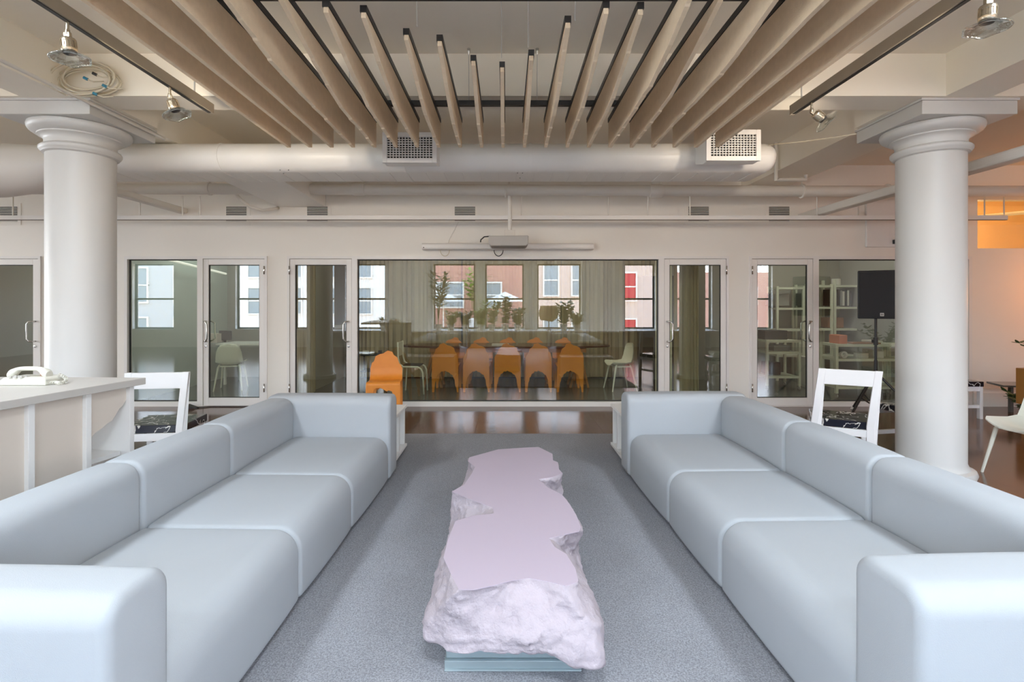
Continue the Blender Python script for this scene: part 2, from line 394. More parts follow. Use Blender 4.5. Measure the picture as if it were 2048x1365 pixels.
def door(x0, x1, hs):
    """hs: +1 handle on the right stile, -1 on the left"""
    dn[0] += 1
    bm = nb(); frame_rect(bm, x0, x1, 0, HT, .035, WY-.02, WY+.08, .012)
    fr = struct('trim_%d' % dn[0], bm, FRAME)
    a, b = x0+.04, x1-.04
    bm = nb(); z0, z1 = .015, HT-.04
    box(bm, a, a+.075, WY-.01, WY+.04, z0, z1); box(bm, b-.075, b, WY-.01, WY+.04, z0, z1)
    box(bm, a+.075, b-.075, WY-.01, WY+.04, z1-.085, z1); box(bm, a+.075, b-.075, WY-.01, WY+.04, z0, z0+.11)
    o = struct('door_%d' % dn[0], bm, FRAME, bevel=.003)
    bm = nb(); box(bm, a+.075, b-.075, WY+.010, WY+.018, z0+.11, z1-.085); obj('pane', bm, GLASS, o)
    bm = nb(); frame_rect(bm, a+.075, b-.075, z0+.11, z1-.085, .01, WY+.003, WY+.026); obj('gasket', bm, DARK, o, label='black rubber gasket')
    xs_ = (b-.04) if hs > 0 else (a+.04)
    obj('door_handle', pull(xs_, WY-.01, -hs), CHROME, o, smooth=True, label='satin steel pull handle')
    bm = nb(); 
    z0h, z1h = PZ(683, WY), PZ(643, WY)
    tube(bm, [(xs_, WY+.04, z1h), (xs_, WY+.10, z1h), (xs_-hs*.055, WY+.12, z1h-.03), (xs_-hs*.055, WY+.12, z0h+.03), (xs_, WY+.10, z0h), (xs_, WY+.04, z0h)], .011, 8)
    obj('door_handle', bm, CHROME, o, smooth=True, label='satin steel pull handle on the office side')
    bm = nb(); lathe(bm, [(.018, 0), (.018, .012), (.01, .014)], (0, 0, 0), 14, M=Matrix.Translation((xs_, WY-.01, PZ(693, WY))) @ Matrix.Rotation(PI/2, 4, 'X'))
    obj('lock_cylinder', bm, CHROME, o, smooth='auto')
    hx = (x0+.038) if hs > 0 else (x1-.038)
    for z in (PZ(541, WY), PZ(776, WY)):
        bm = nb(); tube(bm, [(hx, WY-.025, z-.06), (hx, WY-.025, z+.06)], .011, 8); obj('hinge', bm, CHROME, o, smooth=True)
door(op[0][0], op[0][1], 1)
fixed_pane(op[1][0], PX(402, WY)); door(PX(402, WY), op[1][1], -1)
door(op[2][0], PX(709, WY), 1); fixed_pane(PX(709, WY), PX(1323, WY)); door(PX(1323, WY), op[2][1], -1)
door(op[3][0], PX(1630, WY), 1); fixed_pane(PX(1630, WY), op[3][1])

# beams
bm = nb(); box(bm, -3.33, 3.33, 4.12, 4.42, 3.17, CZ)
for s in (-1, 1): box(bm, s*3.33, s*4.02, 4.12, 4.9, 3.17, CZ)
struct('trim_beam_across', bm, BEAMM)
for i, s in enumerate((-1, 1)):
    bm = nb(); box(bm, s*3.54, s*3.92, RY, 4.12, 3.17, CZ); box(bm, s*3.42, s*4.02, 4.9, WY, 3.17, CZ)
    struct('trim_beam_%s' % ('left', 'right')[i], bm, BEAMM)
    bm = nb(); box(bm, s*4.02, s*10.9, 4.12, 4.42, 3.17, CZ); struct('trim_side_beam_%s' % ('left', 'right')[i], bm, BEAMM)

# window wall behind the camera: openings taken from the reflections in the glass
VD = 2*WY-RY
def RXp(px): return (px-CX)*VD/F
wins = [(262, 345), (470, 556), (588, 668), (690, 770), (866, 950), (970, 1048), (1075, 1163), (1250, 1312), (1355, 1425), (1478, 1546)]
WZ0, WZ1 = .62, 2.86
bm = nb(); xs = [LX]+[v for a in wins for v in (RXp(a[0]), RXp(a[1]))]+[RX]
for a, b in zip(xs[0::2], xs[1::2]): box(bm, a, b, RY-.3, RY, 0, CZ)
for a in wins:
    box(bm, RXp(a[0]), RXp(a[1]), RY-.3, RY, 0, WZ0); box(bm, RXp(a[0]), RXp(a[1]), RY-.3, RY, WZ1, CZ)
struct('wall_front', bm, WALL)
for i, a in enumerate(wins):
    x0, x1 = RXp(a[0]), RXp(a[1])
    bm = nb(); frame_rect(bm, x0, x1, WZ0, WZ1, .05, RY-.2, RY-.14); box(bm, x0, x1, RY-.2, RY-.13, 1.62, 1.68)
    o = struct('window_%d' % (30+i), bm, DARKG)
    area('window_portal', ((x0+x1)/2, RY-.12, (WZ0+WZ1)/2), (-PI/2, 0, 0), x1-x0, WZ1-WZ0, 1, portal=True)

for k, (x0, x1, ya, yb) in enumerate(((LX, LX+.12, 2.4, 6.4), (RX-.12, RX, .6, 2.6))):  # window frames added out of view around the side fill lamps
    bm = nb()
    for y in (ya-.05, (ya+yb)/2-.025, yb): box(bm, x0, x1, y, y+.05, .8, 3.0)
    for z in (.75, 1.9, 3.0): box(bm, x0, x1, ya-.05, yb+.05, z, z+.05)
    struct('window_%d' % (50+k), bm, FRAME)
for k, (x, y) in enumerate(((-2.9, -.9), (0, .1), (2.9, -.9), (-2.9, 1.5), (2.9, 1.5))):  # fill lights with housings, added out of view to brighten the seat tops
    lab = ['ceiling light near the window wall, left', 'ceiling light near the window wall, middle', 'ceiling light near the window wall, right', 'ceiling light beside the left track', 'ceiling light beside the right track'][k]
    cl = thing('ceiling_fill', 'unseen added white square ' + lab, 'ceiling light', (x, y, CZ), 0, 'added ceiling fill lights')
    bm = nb(); frame_rect(bm, x-.34, x+.34, y-.34, y+.34, .04, 3.44, CZ-.001)
    for v in bm.verts: v.co = Vector((v.co.x, v.co.z, v.co.y))
    obj('housing', bm, FRAME, cl, world=True)
    area('ceiling_fill_lamp', (x, y, 3.47), (0, 0, 0), .58, .58, 50, (.80, .90, 1))
# ================================================================== COLUMNS
def column(x, lab):
    c = thing('column', lab, 'column', (x, 4.55, 0), 0, 'two round white columns')
    bm = nb(); lathe(bm, [(.24, 0), (.31, 0), (.32, .03), (.31, .06), (.27, .07), (.262, .09), (.25, .12), (.25, 2.79)], seg=64); obj('shaft', bm, COLM, c, smooth='auto')
    pr = [(.25, 2.79), (.262, 2.795), (.272, 2.80), (.275, 2.808), (.283, 2.815), (.292, 2.83), (.292, 2.845), (.283, 2.855), (.262, 2.865), (.256, 2.87), (.256, 2.905), (.262, 2.92), (.276, 2.935), (.30, 2.945), (.302, 2.955),
          (.312, 2.958), (.335, 2.968), (.357, 2.985), (.366, 3.0), (.370, 3.02), (.366, 3.035), (.355, 3.04)]
    bm = nb(); lathe(bm, pr, seg=64); obj('capital', bm, COLM, c, smooth='auto')
    bm = nb(); box(bm, -.388, .388, -.39, .39, 3.04, 3.15); box(bm, -.40, .40, -.40, .40, 3.15, 3.17)
    obj('abacus', bm, COLM, c, bevel=.004)
    return c
column(-3.77, 'round white column with square cap, behind the counter with the telephone')
cr = column(3.77, 'round white column with square cap, behind the right hand sofa')
# ================================================================== BAFFLES
YN = [1.2, 1.2, 1.3, 1.75, 2.25, 2.70, 2.75, 2.98, 3.05, 3.30, 3.39, 3.23, 2.85, 2.71, 2.72, 2.3, 1.9, 1.5, 1.3, 1.2, 1.2]
ORD = ['first', 'second', 'third', 'fourth', 'fifth', 'sixth', 'seventh', 'eighth', 'ninth', 'tenth', 'eleventh', 'twelfth', 'thirteenth', 'fourteenth', 'fifteenth', 'sixteenth', 'seventeenth', 'eighteenth', 'nineteenth', 'twentieth', 'twenty-first']
YF = 4.35; ZB = 2.82; ZT = 3.035; ZR = 3.07
for i in range(21):
    X = -.025+(i-10)*.1815; yn = YN[i]*.981
    rnd = random.Random(i*13+5)
    amp = .185 if abs(X) < 1.2 else (.14 if abs(X) < 1.35 else (.04 if abs(X) < 1.55 else 0))
    L = .62+.45*abs(X)*.6
    y0f = yn if abs(X) < 1.0 else 2.0+.5*(abs(X) < 1.2)
    pts = []
    y = YF-.10; pts.append((YF, ZT)); pts.append((YF, ZB+.004)); pts.append((YF-.012, ZB))
    k = 0
    while y > yn+.04:
        t = max(0, min(1, (y0f+L-y)/L)); z = ZB+amp*(t**1.25)
        if amp > 0:
            z += rnd.uniform(.0, .012)*(1 if amp > .04 else .4)
            st = rnd.uniform(.002, .009)*(1 if amp > .1 else .3)
            pts.append((y+.012, z-st*.6)); pts.append((y, z+st*.4))
        else: pts.append((y, z))
        y -= rnd.uniform(.15, .27); k += 1
    t = max(0, min(1, (y0f+L-yn)/L)); pts.append((yn, min(ZT-.02, ZB+amp*(t**1.25)))); pts.append((yn, ZT))
    side = 'left' if i < 10 else ('right' if i > 10 else '')
    b = thing('ceiling_baffle', '%s beige felt ceiling baffle counted from the left of the hanging row' % ORD[i], 'ceiling baffle', (X, yn, ZB), 0, 'hanging felt ceiling baffles')
    bm = nb(); prism(bm, pts, 'x', X-.0135, X+.0135); obj('felt_panel', bm, FELT, b, world=True, bevel=.0025)
    bm = nb(); box(bm, X-.018, X+.018, yn-.004, YF, ZT, ZR); obj('rail', bm, BLACK, b, world=True, label='black metal top rail')
for y0, lab in ((4.05, 'black cross bar carrying the far ends of the felt baffles'), (2.62, 'black cross bar carrying the near ends of the felt baffles')):
    bm = nb(); box(bm, -1.86, 1.82, y0, y0+.04, ZR, ZR+.038); tag(obj('cross_bar', bm, BLACK), lab, 'cross bar', 'black bars carrying the baffles')
for (px0, ya, xa) in ((938, 4.07, None), (1074, 4.07, None), (1003, 3.34, None), (1056, 3.2, None), (834, 2.96, None), (1150, 2.9, None), (700, 4.07, None), (1330, 4.07, None)):
    x = PX(px0, ya)
    o = thing('suspension_cable', 'thin steel cable with ceiling anchor over the %s part of the baffles, photo x near %s' % ('left' if px0 < 1000 else 'right', ''), 'cable', (x, ya, CZ), 0, 'thin cables holding the baffles')
    o['label'] = 'thin steel cable to the baffle rails, %s' % {700: 'leftmost of the eight', 834: 'second from the left', 938: 'third from the left', 1003: 'over the shortest central baffle', 1056: 'just right of the central one', 1074: 'reaching the far bar, right of centre', 1150: 'second from the right', 1330: 'rightmost of the eight'}[px0]
    bm = nb(); tube(bm, [(x, ya-.03, CZ-.005), (x, ya, ZR+.03)], .0022, 6); obj('wire', bm, GREY, o, world=True)
    bm = nb(); lathe(bm, [(.014, CZ-.0), (.012, CZ-.02), (.004, CZ-.05)], (x, ya-.03, 0), 12); obj('anchor', bm, CHROME, o, world=True)

# ================================================================== TRACKS AND SPOTS
def track(x, y1, rods, lab):
    t = thing('light_track', lab, 'light track', (x, y1, 3.0), 0, 'bronze lighting tracks')
    bm = nb(); box(bm, x-.022, x+.022, .4, y1, 3.0, 3.075); obj('track_bar', bm, BRZ, t, world=True, bevel=.003)
    bm = nb(); box(bm, x-.012, x+.012, .4, y1-.03, 2.996, 3.0); obj('slot', bm, BLACK, t, world=True)
    for y in rods:
        bm = nb(); tube(bm, [(x, y, 3.075), (x, y, CZ)], .006, 8); obj('hanging_rod', bm, PIPEM, t, world=True)
track(-2.33, 4.05, (3.83, 1.5), 'bronze lighting track above the left sofa')
track(2.28, 4.08, (3.95, 1.5), 'bronze lighting track above the right sofa')
def spot(x, y, tilt_ax, tilt, lab):
    s = thing('track_spotlight', lab, 'spotlight', (x, y, 3.0), 0, 'brass track spotlights with glass flares')
    bm = nb(); tube(bm, [(x, y, 2.996), (x, y, 2.94)], .008, 10); lathe(bm, [(.011, 2.955), (.013, 2.94), (.011, 2.925)], (x, y, 0), 12); obj('stem', bm, BRASS, s, world=True, smooth='auto')
    M = Matrix.Translation((x, y, 2.935)) @ Matrix.Rotation(tilt, 4, tilt_ax) @ Matrix.Diagonal((.77, .77, .92, 1))
    bm = nb(); box(bm, -.022, .022, -.012, .012, -.035, .005, M); obj('bracket', bm, BRASS, s, world=True, bevel=.003)
    prof = [(.03, -.028), (.042, -.033), (.046, -.04), (.046, -.052), (.0425, -.055), (.0425, -.085), (.046, -.088), (.046, -.10), (.04, -.108)]
    bm = nb(); lathe(bm, prof, seg=28, M=M)
    for k in range(12):
        a = 2*PI*k/12; R = M @ Matrix.Rotation(a, 4, 'Z'); box(bm, .0415, .047, -.0055, .0055, -.09, -.05, R)
    h = obj('lamp_housing', bm, BRASS, s, world=True, smooth='auto')
    bm = nb(); lathe(bm, [(.04, -.107), (.041, -.112), (.038, -.118)], seg=28, M=M); obj('ring', bm, BLACK, h, smooth='auto')
    prof = [(.036, -.112), (.05, -.116), (.062, -.127), (.085, -.132), (.112, -.142), (.118, -.150), (.114, -.153), (.10, -.147), (.08, -.141), (.06, -.137), (.046, -.124), (.034, -.118)]
    bm = nb()
    rings = []
    for r, z in prof:
        rings.append([M @ Vector(((r*(1+(.05*math.sin(6*2*PI*k/48)) if r > .09 else r))*math.cos(2*PI*k/48), (r*(1+(.05*math.sin(6*2*PI*k/48))) if r > .09 else r)*math.sin(2*PI*k/48), z)) if r > .09 else M @ Vector((r*math.cos(2*PI*k/48), r*math.sin(2*PI*k/48), z)) for k in range(48)])
    for j, (r, z) in enumerate(prof):
        if r > .09:
            rings[j] = [M @ Vector((r*(1+.03*math.sin(7*2*PI*k/48))*math.cos(2*PI*k/48), r*(1+.03*math.sin(7*2*PI*k/48))*math.sin(2*PI*k/48), z+.004*math.sin(5*2*PI*k/48))) for k in range(48)]
    loft(bm, rings, cap=False); obj('glass_flare', bm, LGLASS, s, world=True, smooth=True)
    ld = bpy.data.lights.new('wall_fill_spot', 'SPOT'); ld.energy = 27 if y > 3 else 26; ld.color = (1, .84, .66); ld.spot_size = 2.3; ld.spot_blend = 1; ld.shadow_soft_size = .05  # warm fill added to brighten the back wall, not the spotlights' own beam
    lo_ = bpy.data.objects.new('wall_fill_spot', ld); COL.objects.link(lo_); lo_.location = M @ Vector((0, 0, -.19))
    lo_.rotation_euler = (Vector((x*.7, WY, 2.3))-lo_.location).to_track_quat('-Z', 'Y').to_euler()
spot(-2.33, 2.72, 'Y', -.12, 'brass spotlight with clear glass flare nearest the camera on the left track')
spot(-2.33, 3.55, 'Y', -.38, 'brass spotlight with clear glass flare near the far end of the left track')
spot(2.28, 3.82, 'Y', -.95, 'brass spotlight tilted sideways near the far end of the right track')
spot(2.28, 2.42, 'Y', .06, 'brass spotlight with glass flare at the top right corner of the view')

# coil of cable
c = thing('cable_coil', 'coil of cream cable with blue plugs hung on the beam by the left column', 'cable coil', (-3.3, 4.06, 3.2))
bm = nb(); rnd = random.Random(3)
pts = []
for k in range(6*30+1):
    a = 2*PI*k/30; n = k/30
    rx = .215+.028*math.sin(n*2.4)+.010*math.sin(a*.37); rz = .110+.022*math.cos(n*1.9)
    pts.append((-3.31+rx*math.cos(a), 4.055+.035*math.sin(n*1.3)-.02+.012*math.sin(a*.5), 3.265+rz*math.sin(a)+.012*math.sin(n*3)))
tube(bm, pts, .0085, 6); obj('cable', bm, CABLE, c, world=True, smooth=True)
for (px, py, m_) in ((170, 156, BLUEP), (208, 171, BLUEP), (189, 187, BLUEP), (188, 147, BLACK)):
    bm = nb(); x, z = PX(px, 3.98), PZ(py, 3.98); tube(bm, [(x-.012, 3.98, z+.004), (x+.014, 3.99, z-.008)], .011, 8)
    obj('plug', bm, m_, c, world=True, label='dark plug' if m_ is BLACK else 'blue plug')
    bm = nb(); tube(bm, [(x+.014, 3.99, z-.008), (x+.05, 4.0, z-.02), (x+.10, 4.04, z-.0)], .005, 6); obj('cable_tail', bm, CABLE, c, world=True)
for i, s in enumerate((-1,)):
    bm = nb(); x = s*3.325; tube(bm, [(x, 1.2, 3.10), (x, 4.98, 3.10)], .013, 10); box(bm, x-.02, x+.02, 3.1, 3.13, 3.09, 3.19)
    tag(obj('conduit', bm, PIPEM, smooth='auto'), 'thin cream conduit running beside the cap of the left column', 'conduit')

# ================================================================== DUCT
d = thing('air_duct', 'large white oval air duct running across under the ceiling', 'air duct', (0, 5.5, 2.86))
bm = nb(); prof = rrect(5.2, 5.85, 2.865, 3.165, (.16, .12, .12, .16), 8)
xL, xR = -4.55, 2.78
rings = []
for x, dd in ((xL, 0), (xR-.10, 0), (xR-.05, .012), (xR-.015, .035), (xR, .07), (xR, .13)):
    rings.append([(x, p[0], p[1]) for p in inset(prof, dd)])
loft(bm, rings); obj('duct_body', bm, DUCTM, d, world=True, smooth='auto')
bm = nb(); n = 0
x = xL+.1
while x < xR-.2:
    box(bm, x-.002, x+.002, 5.36, 5.74, 2.861, 2.8655); x += .19
obj('underside_seams', bm, FRAME, d, world=True)
for x in (-1.05, .25, -2.95):
    bm = nb(); rings = [[(x+dx, p[0], p[1]) for p in inset(prof, -.006)] for dx in (-.012, .012)]; loft(bm, rings); obj('joint_band', bm, DUCTM, d, world=True, smooth='auto')
# big elbow at the left
bm = nb(); pts = []; rr = []
for k in range(9):
    t = k/8; a = t*PI/2
    pts.append((-4.5-.45*math.sin(a)*1.0, 5.45, 3.0-.25*(1-math.cos(a)))); rr.append(.22+.05*math.sin(PI*t))
pts += [(-5.6, 5.4, 2.78), (-9, 5.4, 2.78)]; rr += [.27, .27]
tube(bm, [(-4.3, 5.5, 3.03), (-4.7, 5.5, 3.0), (-5.0, 5.45, 2.93), (-5.35, 5.4, 2.9), (-13.9, 5.4, 2.9)], [.165, .19, .25, .28, .28], 28); obj('elbow', bm, DUCTM, d, world=True, smooth='auto')
for (px, py) in ((560, 340), (577, 340), (567, 347), (1035, 346), (1045, 346), (1040, 356)):
    yy = (EYE-2.862)*-F/(CY-py); bm = nb(); lathe(bm, [(.008, 0), (.004, -.006)], (PX(px, yy), yy, 2.862), 8); obj('rivet', bm, CHROME, d, world=True)
def diffuser(px0, px1, py0, py1, Y, lab):
    x0, x1, z0, z1 = PX(px0, Y), PX(px1, Y), PZ(py1, Y), PZ(py0, Y)
    o = thing('air_diffuser', lab, 'air diffuser', ((x0+x1)/2, Y, z0), 0, 'grilles on the air duct')
    bm = nb(); prism(bm, [(Y+.02, z0), (Y+.02, z1), (Y+.32, z1), (Y+.32, z0+.05), (Y+.12, z0)], 'x', x0+.015, x1-.015); obj('collar', bm, DUCTM, o, world=True)
    bm = nb(); fw = .045; frame_rect(bm, x0, x1, z0, z1, fw, Y-.012, Y+.02); obj('grille_frame', bm, FRAME, o, world=True, bevel=.003)
    bm = nb(); box(bm, x0+fw, x1-fw, Y+.0165, Y+.0195, z0+fw, z1-fw); obj('dark_recess', bm, DARK, o, world=True)
    bm = nb(); nx = 15; nz = 9
    for k in range(1, nx):
        xx = x0+fw+(x1-x0-2*fw)*k/nx; box(bm, xx-.0035, xx+.0035, Y-.006, Y+.01, z0+fw, z1-fw)
    for k in range(1, nz):
        zz = z0+fw+(z1-z0-2*fw)*k/nz; box(bm, x0+fw, x1-fw, Y-.004, Y+.009, zz-.0035, zz+.0035)
    obj('grille', bm, FRAME, o, world=True)
diffuser(765, 874, 265, 326, 4.9, 'white square-mesh air grille on the duct, left of centre')
diffuser(1412, 1521, 260, 322, 4.9, 'white square-mesh air grille at the right end of the duct')
bm = nb(); tube(bm, [(PX(1537, 5.2), 5.2, PZ(290, 5.2)), (PX(1600, 5.0), 5.0, PZ(284, 5.0)), (PX(1668, 4.8), 4.8, PZ(275, 4.8)), (PX(1712, 4.6), 4.6, PZ(268, 4.6))], .006, 6)
tag(obj('loose_cable', bm, CABLE, smooth=True), 'thin white cable sagging from the duct end to the right column cap', 'cable')
# duct branch + hose
bm = nb(); q0 = [(-3.24, 5.87), (-2.55, 5.87), (-2.62, 7.44), (-3.3, 7.44)]
prism(bm, q0, 'z', 2.90, 3.12); tag(obj('duct_branch', bm, DUCTM, bevel=.005), 'flat white duct branch running back to the wall, left of centre', 'duct')
bm = nb(); tube(bm, [(PX(468, 6.9), 6.9, PZ(383, 6.9)), (PX(480, 7), 7, PZ(398, 7)), (PX(500, 7.1), 7.1, PZ(414, 7.1)), (PX(525, 7.2), 7.2, PZ(421, 7.2)), (PX(550, 7.3), 7.3, PZ(418, 7.3)), (PX(556, 7.44), 7.44, PZ(416, 7.44))], .022, 10)
tag(obj('flexible_hose', bm, PIPEM, smooth=True), 'beige flexible hose curving down to the upper wall under the duct branch', 'hose')
bm = nb(); tube(bm, [(PX(530, 6.5), 6.5, PZ(382, 6.5)), (PX(576, 7.42), 7.42, PZ(405, 7.42))], .02, 4); tube(bm, [(PX(570, 7.3), 7.3, PZ(380, 7.3)), (PX(570, 7.3), 7.3, PZ(402, 7.3))], .012, 6)
tag(obj('strut_channel', bm, PIPEM), 'short painted strut with a drop rod beside the flexible hose', 'strut')
# ================================================================== PIPES
p = thing('sprinkler_pipe', 'thick cream pipe running the full width in front of the back wall', 'pipe', (0, 6.8, 3.0))
PY = 6.8
bm = nb(); tube(bm, [(LX, PY, 3.02), (-4, PY, 3.02), (4, PY, 2.99), (RX, PY, 2.99)], .072, 20); obj('pipe', bm, PIPEM, p, world=True, smooth='auto')
for px, w, r, nm in ((718, .085, .088, 'coupling'), (1312, .085, .088, 'coupling'), (1604, .012, .095, 'flange'), (1774, .012, .095, 'flange'), (420, .012, .086, 'flange'), (500, .09, .084, 'coupling'), (1011, .01, .082, 'flange')):
    x = PX(px, PY); zc = 3.02 if px < 1000 else 2.99
    bm = nb(); tube(bm, [(x-w, PY, zc), (x-w*.8, PY, zc), (x+w*.8, PY, zc), (x+w, PY, zc)], [r*.93, r, r, r*.93], 20)
    if w > .05:
        box(bm, x-.05, x+.05, PY-.03, PY+.03, zc+.07, zc+.12)
    obj(nm, bm, PIPEM, p, world=True, smooth='auto')
for px in (718, 1312, 1604, 420):
    x = PX(px, PY); bm = nb(); tube(bm, [(x, PY, 3.06), (x, PY, CZ)], .012, 8); obj('hanger_rod', bm, PIPEM, p, world=True)
bm = nb(); x0, x1 = PX(1552, 6.4), PX(1612, 6.4)
tube(bm, [(x0, 6.4, CZ), (x0, 6.4, PZ(362, 6.4)), (x0+.03, 6.4, PZ(360, 6.4)), (x1, 6.4, PZ(360, 6.4)), (x1, 6.4, PZ(350, 6.4))], .022, 10)
tag(obj('bent_pipe', bm, PIPEM, smooth='auto'), 'small white pipe bent twice above the thick pipe on the right', 'pipe')
for s, nm in ((4.3, 'brown-grey tray running front to back beside the right column'),):
    bm = nb(); box(bm, s-.07, s+.07, 3.0, 7.44, 2.70, 2.80); tag(obj('cable_tray', bm, PIPEM, bevel=.02), nm, 'cable tray')
bm = nb(); box(bm, -4.75, -4.62, 6.0, 7.44, 2.80, 2.88); tag(obj('cable_tray', bm, PIPEM, bevel=.02), 'short painted tray running back to the wall beside the left column', 'cable tray')
# long rail
r = thing('strut_rail', 'long thin white rail running across in front of the wall vents', 'rail', (0, 6.95, 2.64))
bm = nb(); box(bm, LX, PX(2013, 6.95), 6.93, 6.97, 2.635, 2.69); obj('rail', bm, FRAME, r, world=True)
bm = nb(); box(bm, LX, PX(2013, 6.95), 6.935, 6.965, 2.628, 2.635); obj('slot', bm, mat('rail_slot_brown', (.22, .18, .15), .6), r, world=True)
for px in (26, 280, 365, 400, 1043, 1217, 1296, 1380, 1634, 1717, 1969, 2008):
    x = PX(px, 6.95); bm = nb(); tube(bm, [(x, 6.95, 2.69), (x, 6.95, 2.96 if px not in (26,) else CZ)], .009, 6); obj('hanging_rod', bm, PIPEM, r, world=True)
# vents
for i, px in enumerate((15, 473, 635, 930, 1397, 1558)):
    Y = WY; x0, x1 = PX(px-20.5, Y), PX(px+20.5, Y); z0, z1 = PZ(444, Y), PZ(414, Y)
    pl = ['at the far left edge above the leftmost door', 'above the left office glass door', 'above the door left of the big window', 'above the projector', 'above the door right of the big window', 'rightmost, above the workshop door'][i]
    v = thing('wall_vent', 'louvred wall vent %s' % pl, 'vent', (px*0+(x0+x1)/2, Y, z0), 0, 'louvred vents along the upper wall')
    bm = nb(); frame_rect(bm, x0-.05, x1+.05, z0-.05, z1+.05, .05, Y-.006, Y); obj('plate', bm, WALL, v, world=True)
    bm = nb(); box(bm, x0, x1, Y-.003, Y-.0005, z0, z1); obj('dark_recess', bm, DARK, v, world=True)
    bm = nb()
    for k in range(8):
        z = z0+(z1-z0)*(k+.25)/8; M = Matrix.Translation(((x0+x1)/2, Y-.006, z)) @ Matrix.Rotation(-.5, 4, 'X'); box(bm, -(x1-x0)/2, (x1-x0)/2, -.007, .007, -.004, .0045, M)
    obj('louvres', bm, FRAME, v, world=True)
# projector and screen
Y = 6.75
pj = thing('projector', 'grey projector hanging from the ceiling over the big window', 'projector', (PX(1015, Y), Y, PZ(490, Y)))
x0, x1 = PX(977, Y), PX(1057, Y)
bm = nb(); prism(bm, [(x0, PZ(487, Y)), (x0+.03, PZ(492, Y)), (x1-.03, PZ(492, Y)), (x1, PZ(487, Y)), (x1, PZ(471, Y)), (x0, PZ(472, Y))], 'y', Y, Y+.36); obj('body', bm, GREY, pj, world=True, bevel=.012)
bm = nb(); box(bm, PX(1009, Y), PX(1030, Y), Y+.1, Y+.22, PZ(470, Y), PZ(458, Y)); obj('mount_plate', bm, PIPEM, pj, world=True, bevel=.004)
bm = nb(); tube(bm, [(PX(1020, Y), Y+.16, PZ(458, Y)), (PX(1020, Y), Y+.16, CZ)], .028, 12); obj('drop_pipe', bm, PIPEM, pj, world=True, smooth='auto')
bm = nb(); tube(bm, [(x0+.02, Y+.1, PZ(471, Y)), (x0-.06, Y+.1, PZ(472, Y)), (x0-.105, Y+.1, PZ(478, Y)), (x0-.11, Y+.1, PZ(483, Y))], .008, 6); obj('cable', bm, BLACK, pj, world=True, smooth=True)
bm = nb(); lathe(bm, [(.045, 0), (.045, .02), (.03, .02), (.028, .01)], seg=20, M=Matrix.Translation((PX(995, Y), Y, PZ(481, Y))) @ Matrix.Rotation(PI/2, 4, 'X')); 
bm.free()
Y = 7.34
sc_ = thing('projection_screen', 'rolled white projection screen case mounted above the big window', 'projection screen', (0, Y, PZ(500, Y)))
x0, x1 = PX(844, Y), PX(1187, Y)
bm = nb(); soft(bm, rrect(Y-.045, Y+.105, PZ(500, Y), PZ(487, Y), (.03, .01, .01, .03), 5), 'x', x0, x1, .008); obj('case', bm, FRAME, sc_, world=True, smooth='auto')
bm = nb(); lathe(bm, [(.008, 0), (.008, .004)], seg=10, M=Matrix.Translation((x0+.03, Y-.044, PZ(496, Y))) @ Matrix.Rotation(PI/2, 4, 'X')); obj('end_screw', bm, BLACK, sc_, world=True)
for (px, rx_, m_) in ((889, .065, CABLE), (997, .065, BLACK)):
    bm = nb(); x = PX(px, Y); z = PZ(500, Y)
    tube(bm, [(x+rx_*math.cos(a), Y+.05, z+.0+.085*math.sin(a)) for a in [PI+PI*k/12 for k in range(13)]], .006, 6); obj('cable_loop', bm, m_, sc_, world=True, smooth=True)
bm = nb(); Y = WY-.008; tube(bm, [(PX(917, Y), Y, PZ(444, Y)), (PX(908, Y), Y, PZ(462, Y)), (PX(899, Y), Y, PZ(478, Y)), (PX(896, Y), Y, PZ(488, Y))], .005, 6); tag(obj('wall_cable', bm, PIPEM), 'thin painted cable running down the wall to the screen case', 'cable')
# flat white box on the wall by the right column
bm = nb(); box(bm, PX(1730, WY), PX(1830, WY), WY-.04, WY-.001, PZ(495, WY), 3.0); tag(obj('wall_panel', bm, WLAM, bevel=.004), 'flat white panel on the upper wall left of the right column', 'wall panel')
bm = nb(); box(bm, PX(1781, WY), PX(1800, WY), WY-.09, WY-.04, PZ(489, WY), PZ(481, WY)); tag(obj('wall_sensor', bm, DARKG), 'small black sensor on the wall panel beside the right column', 'sensor')

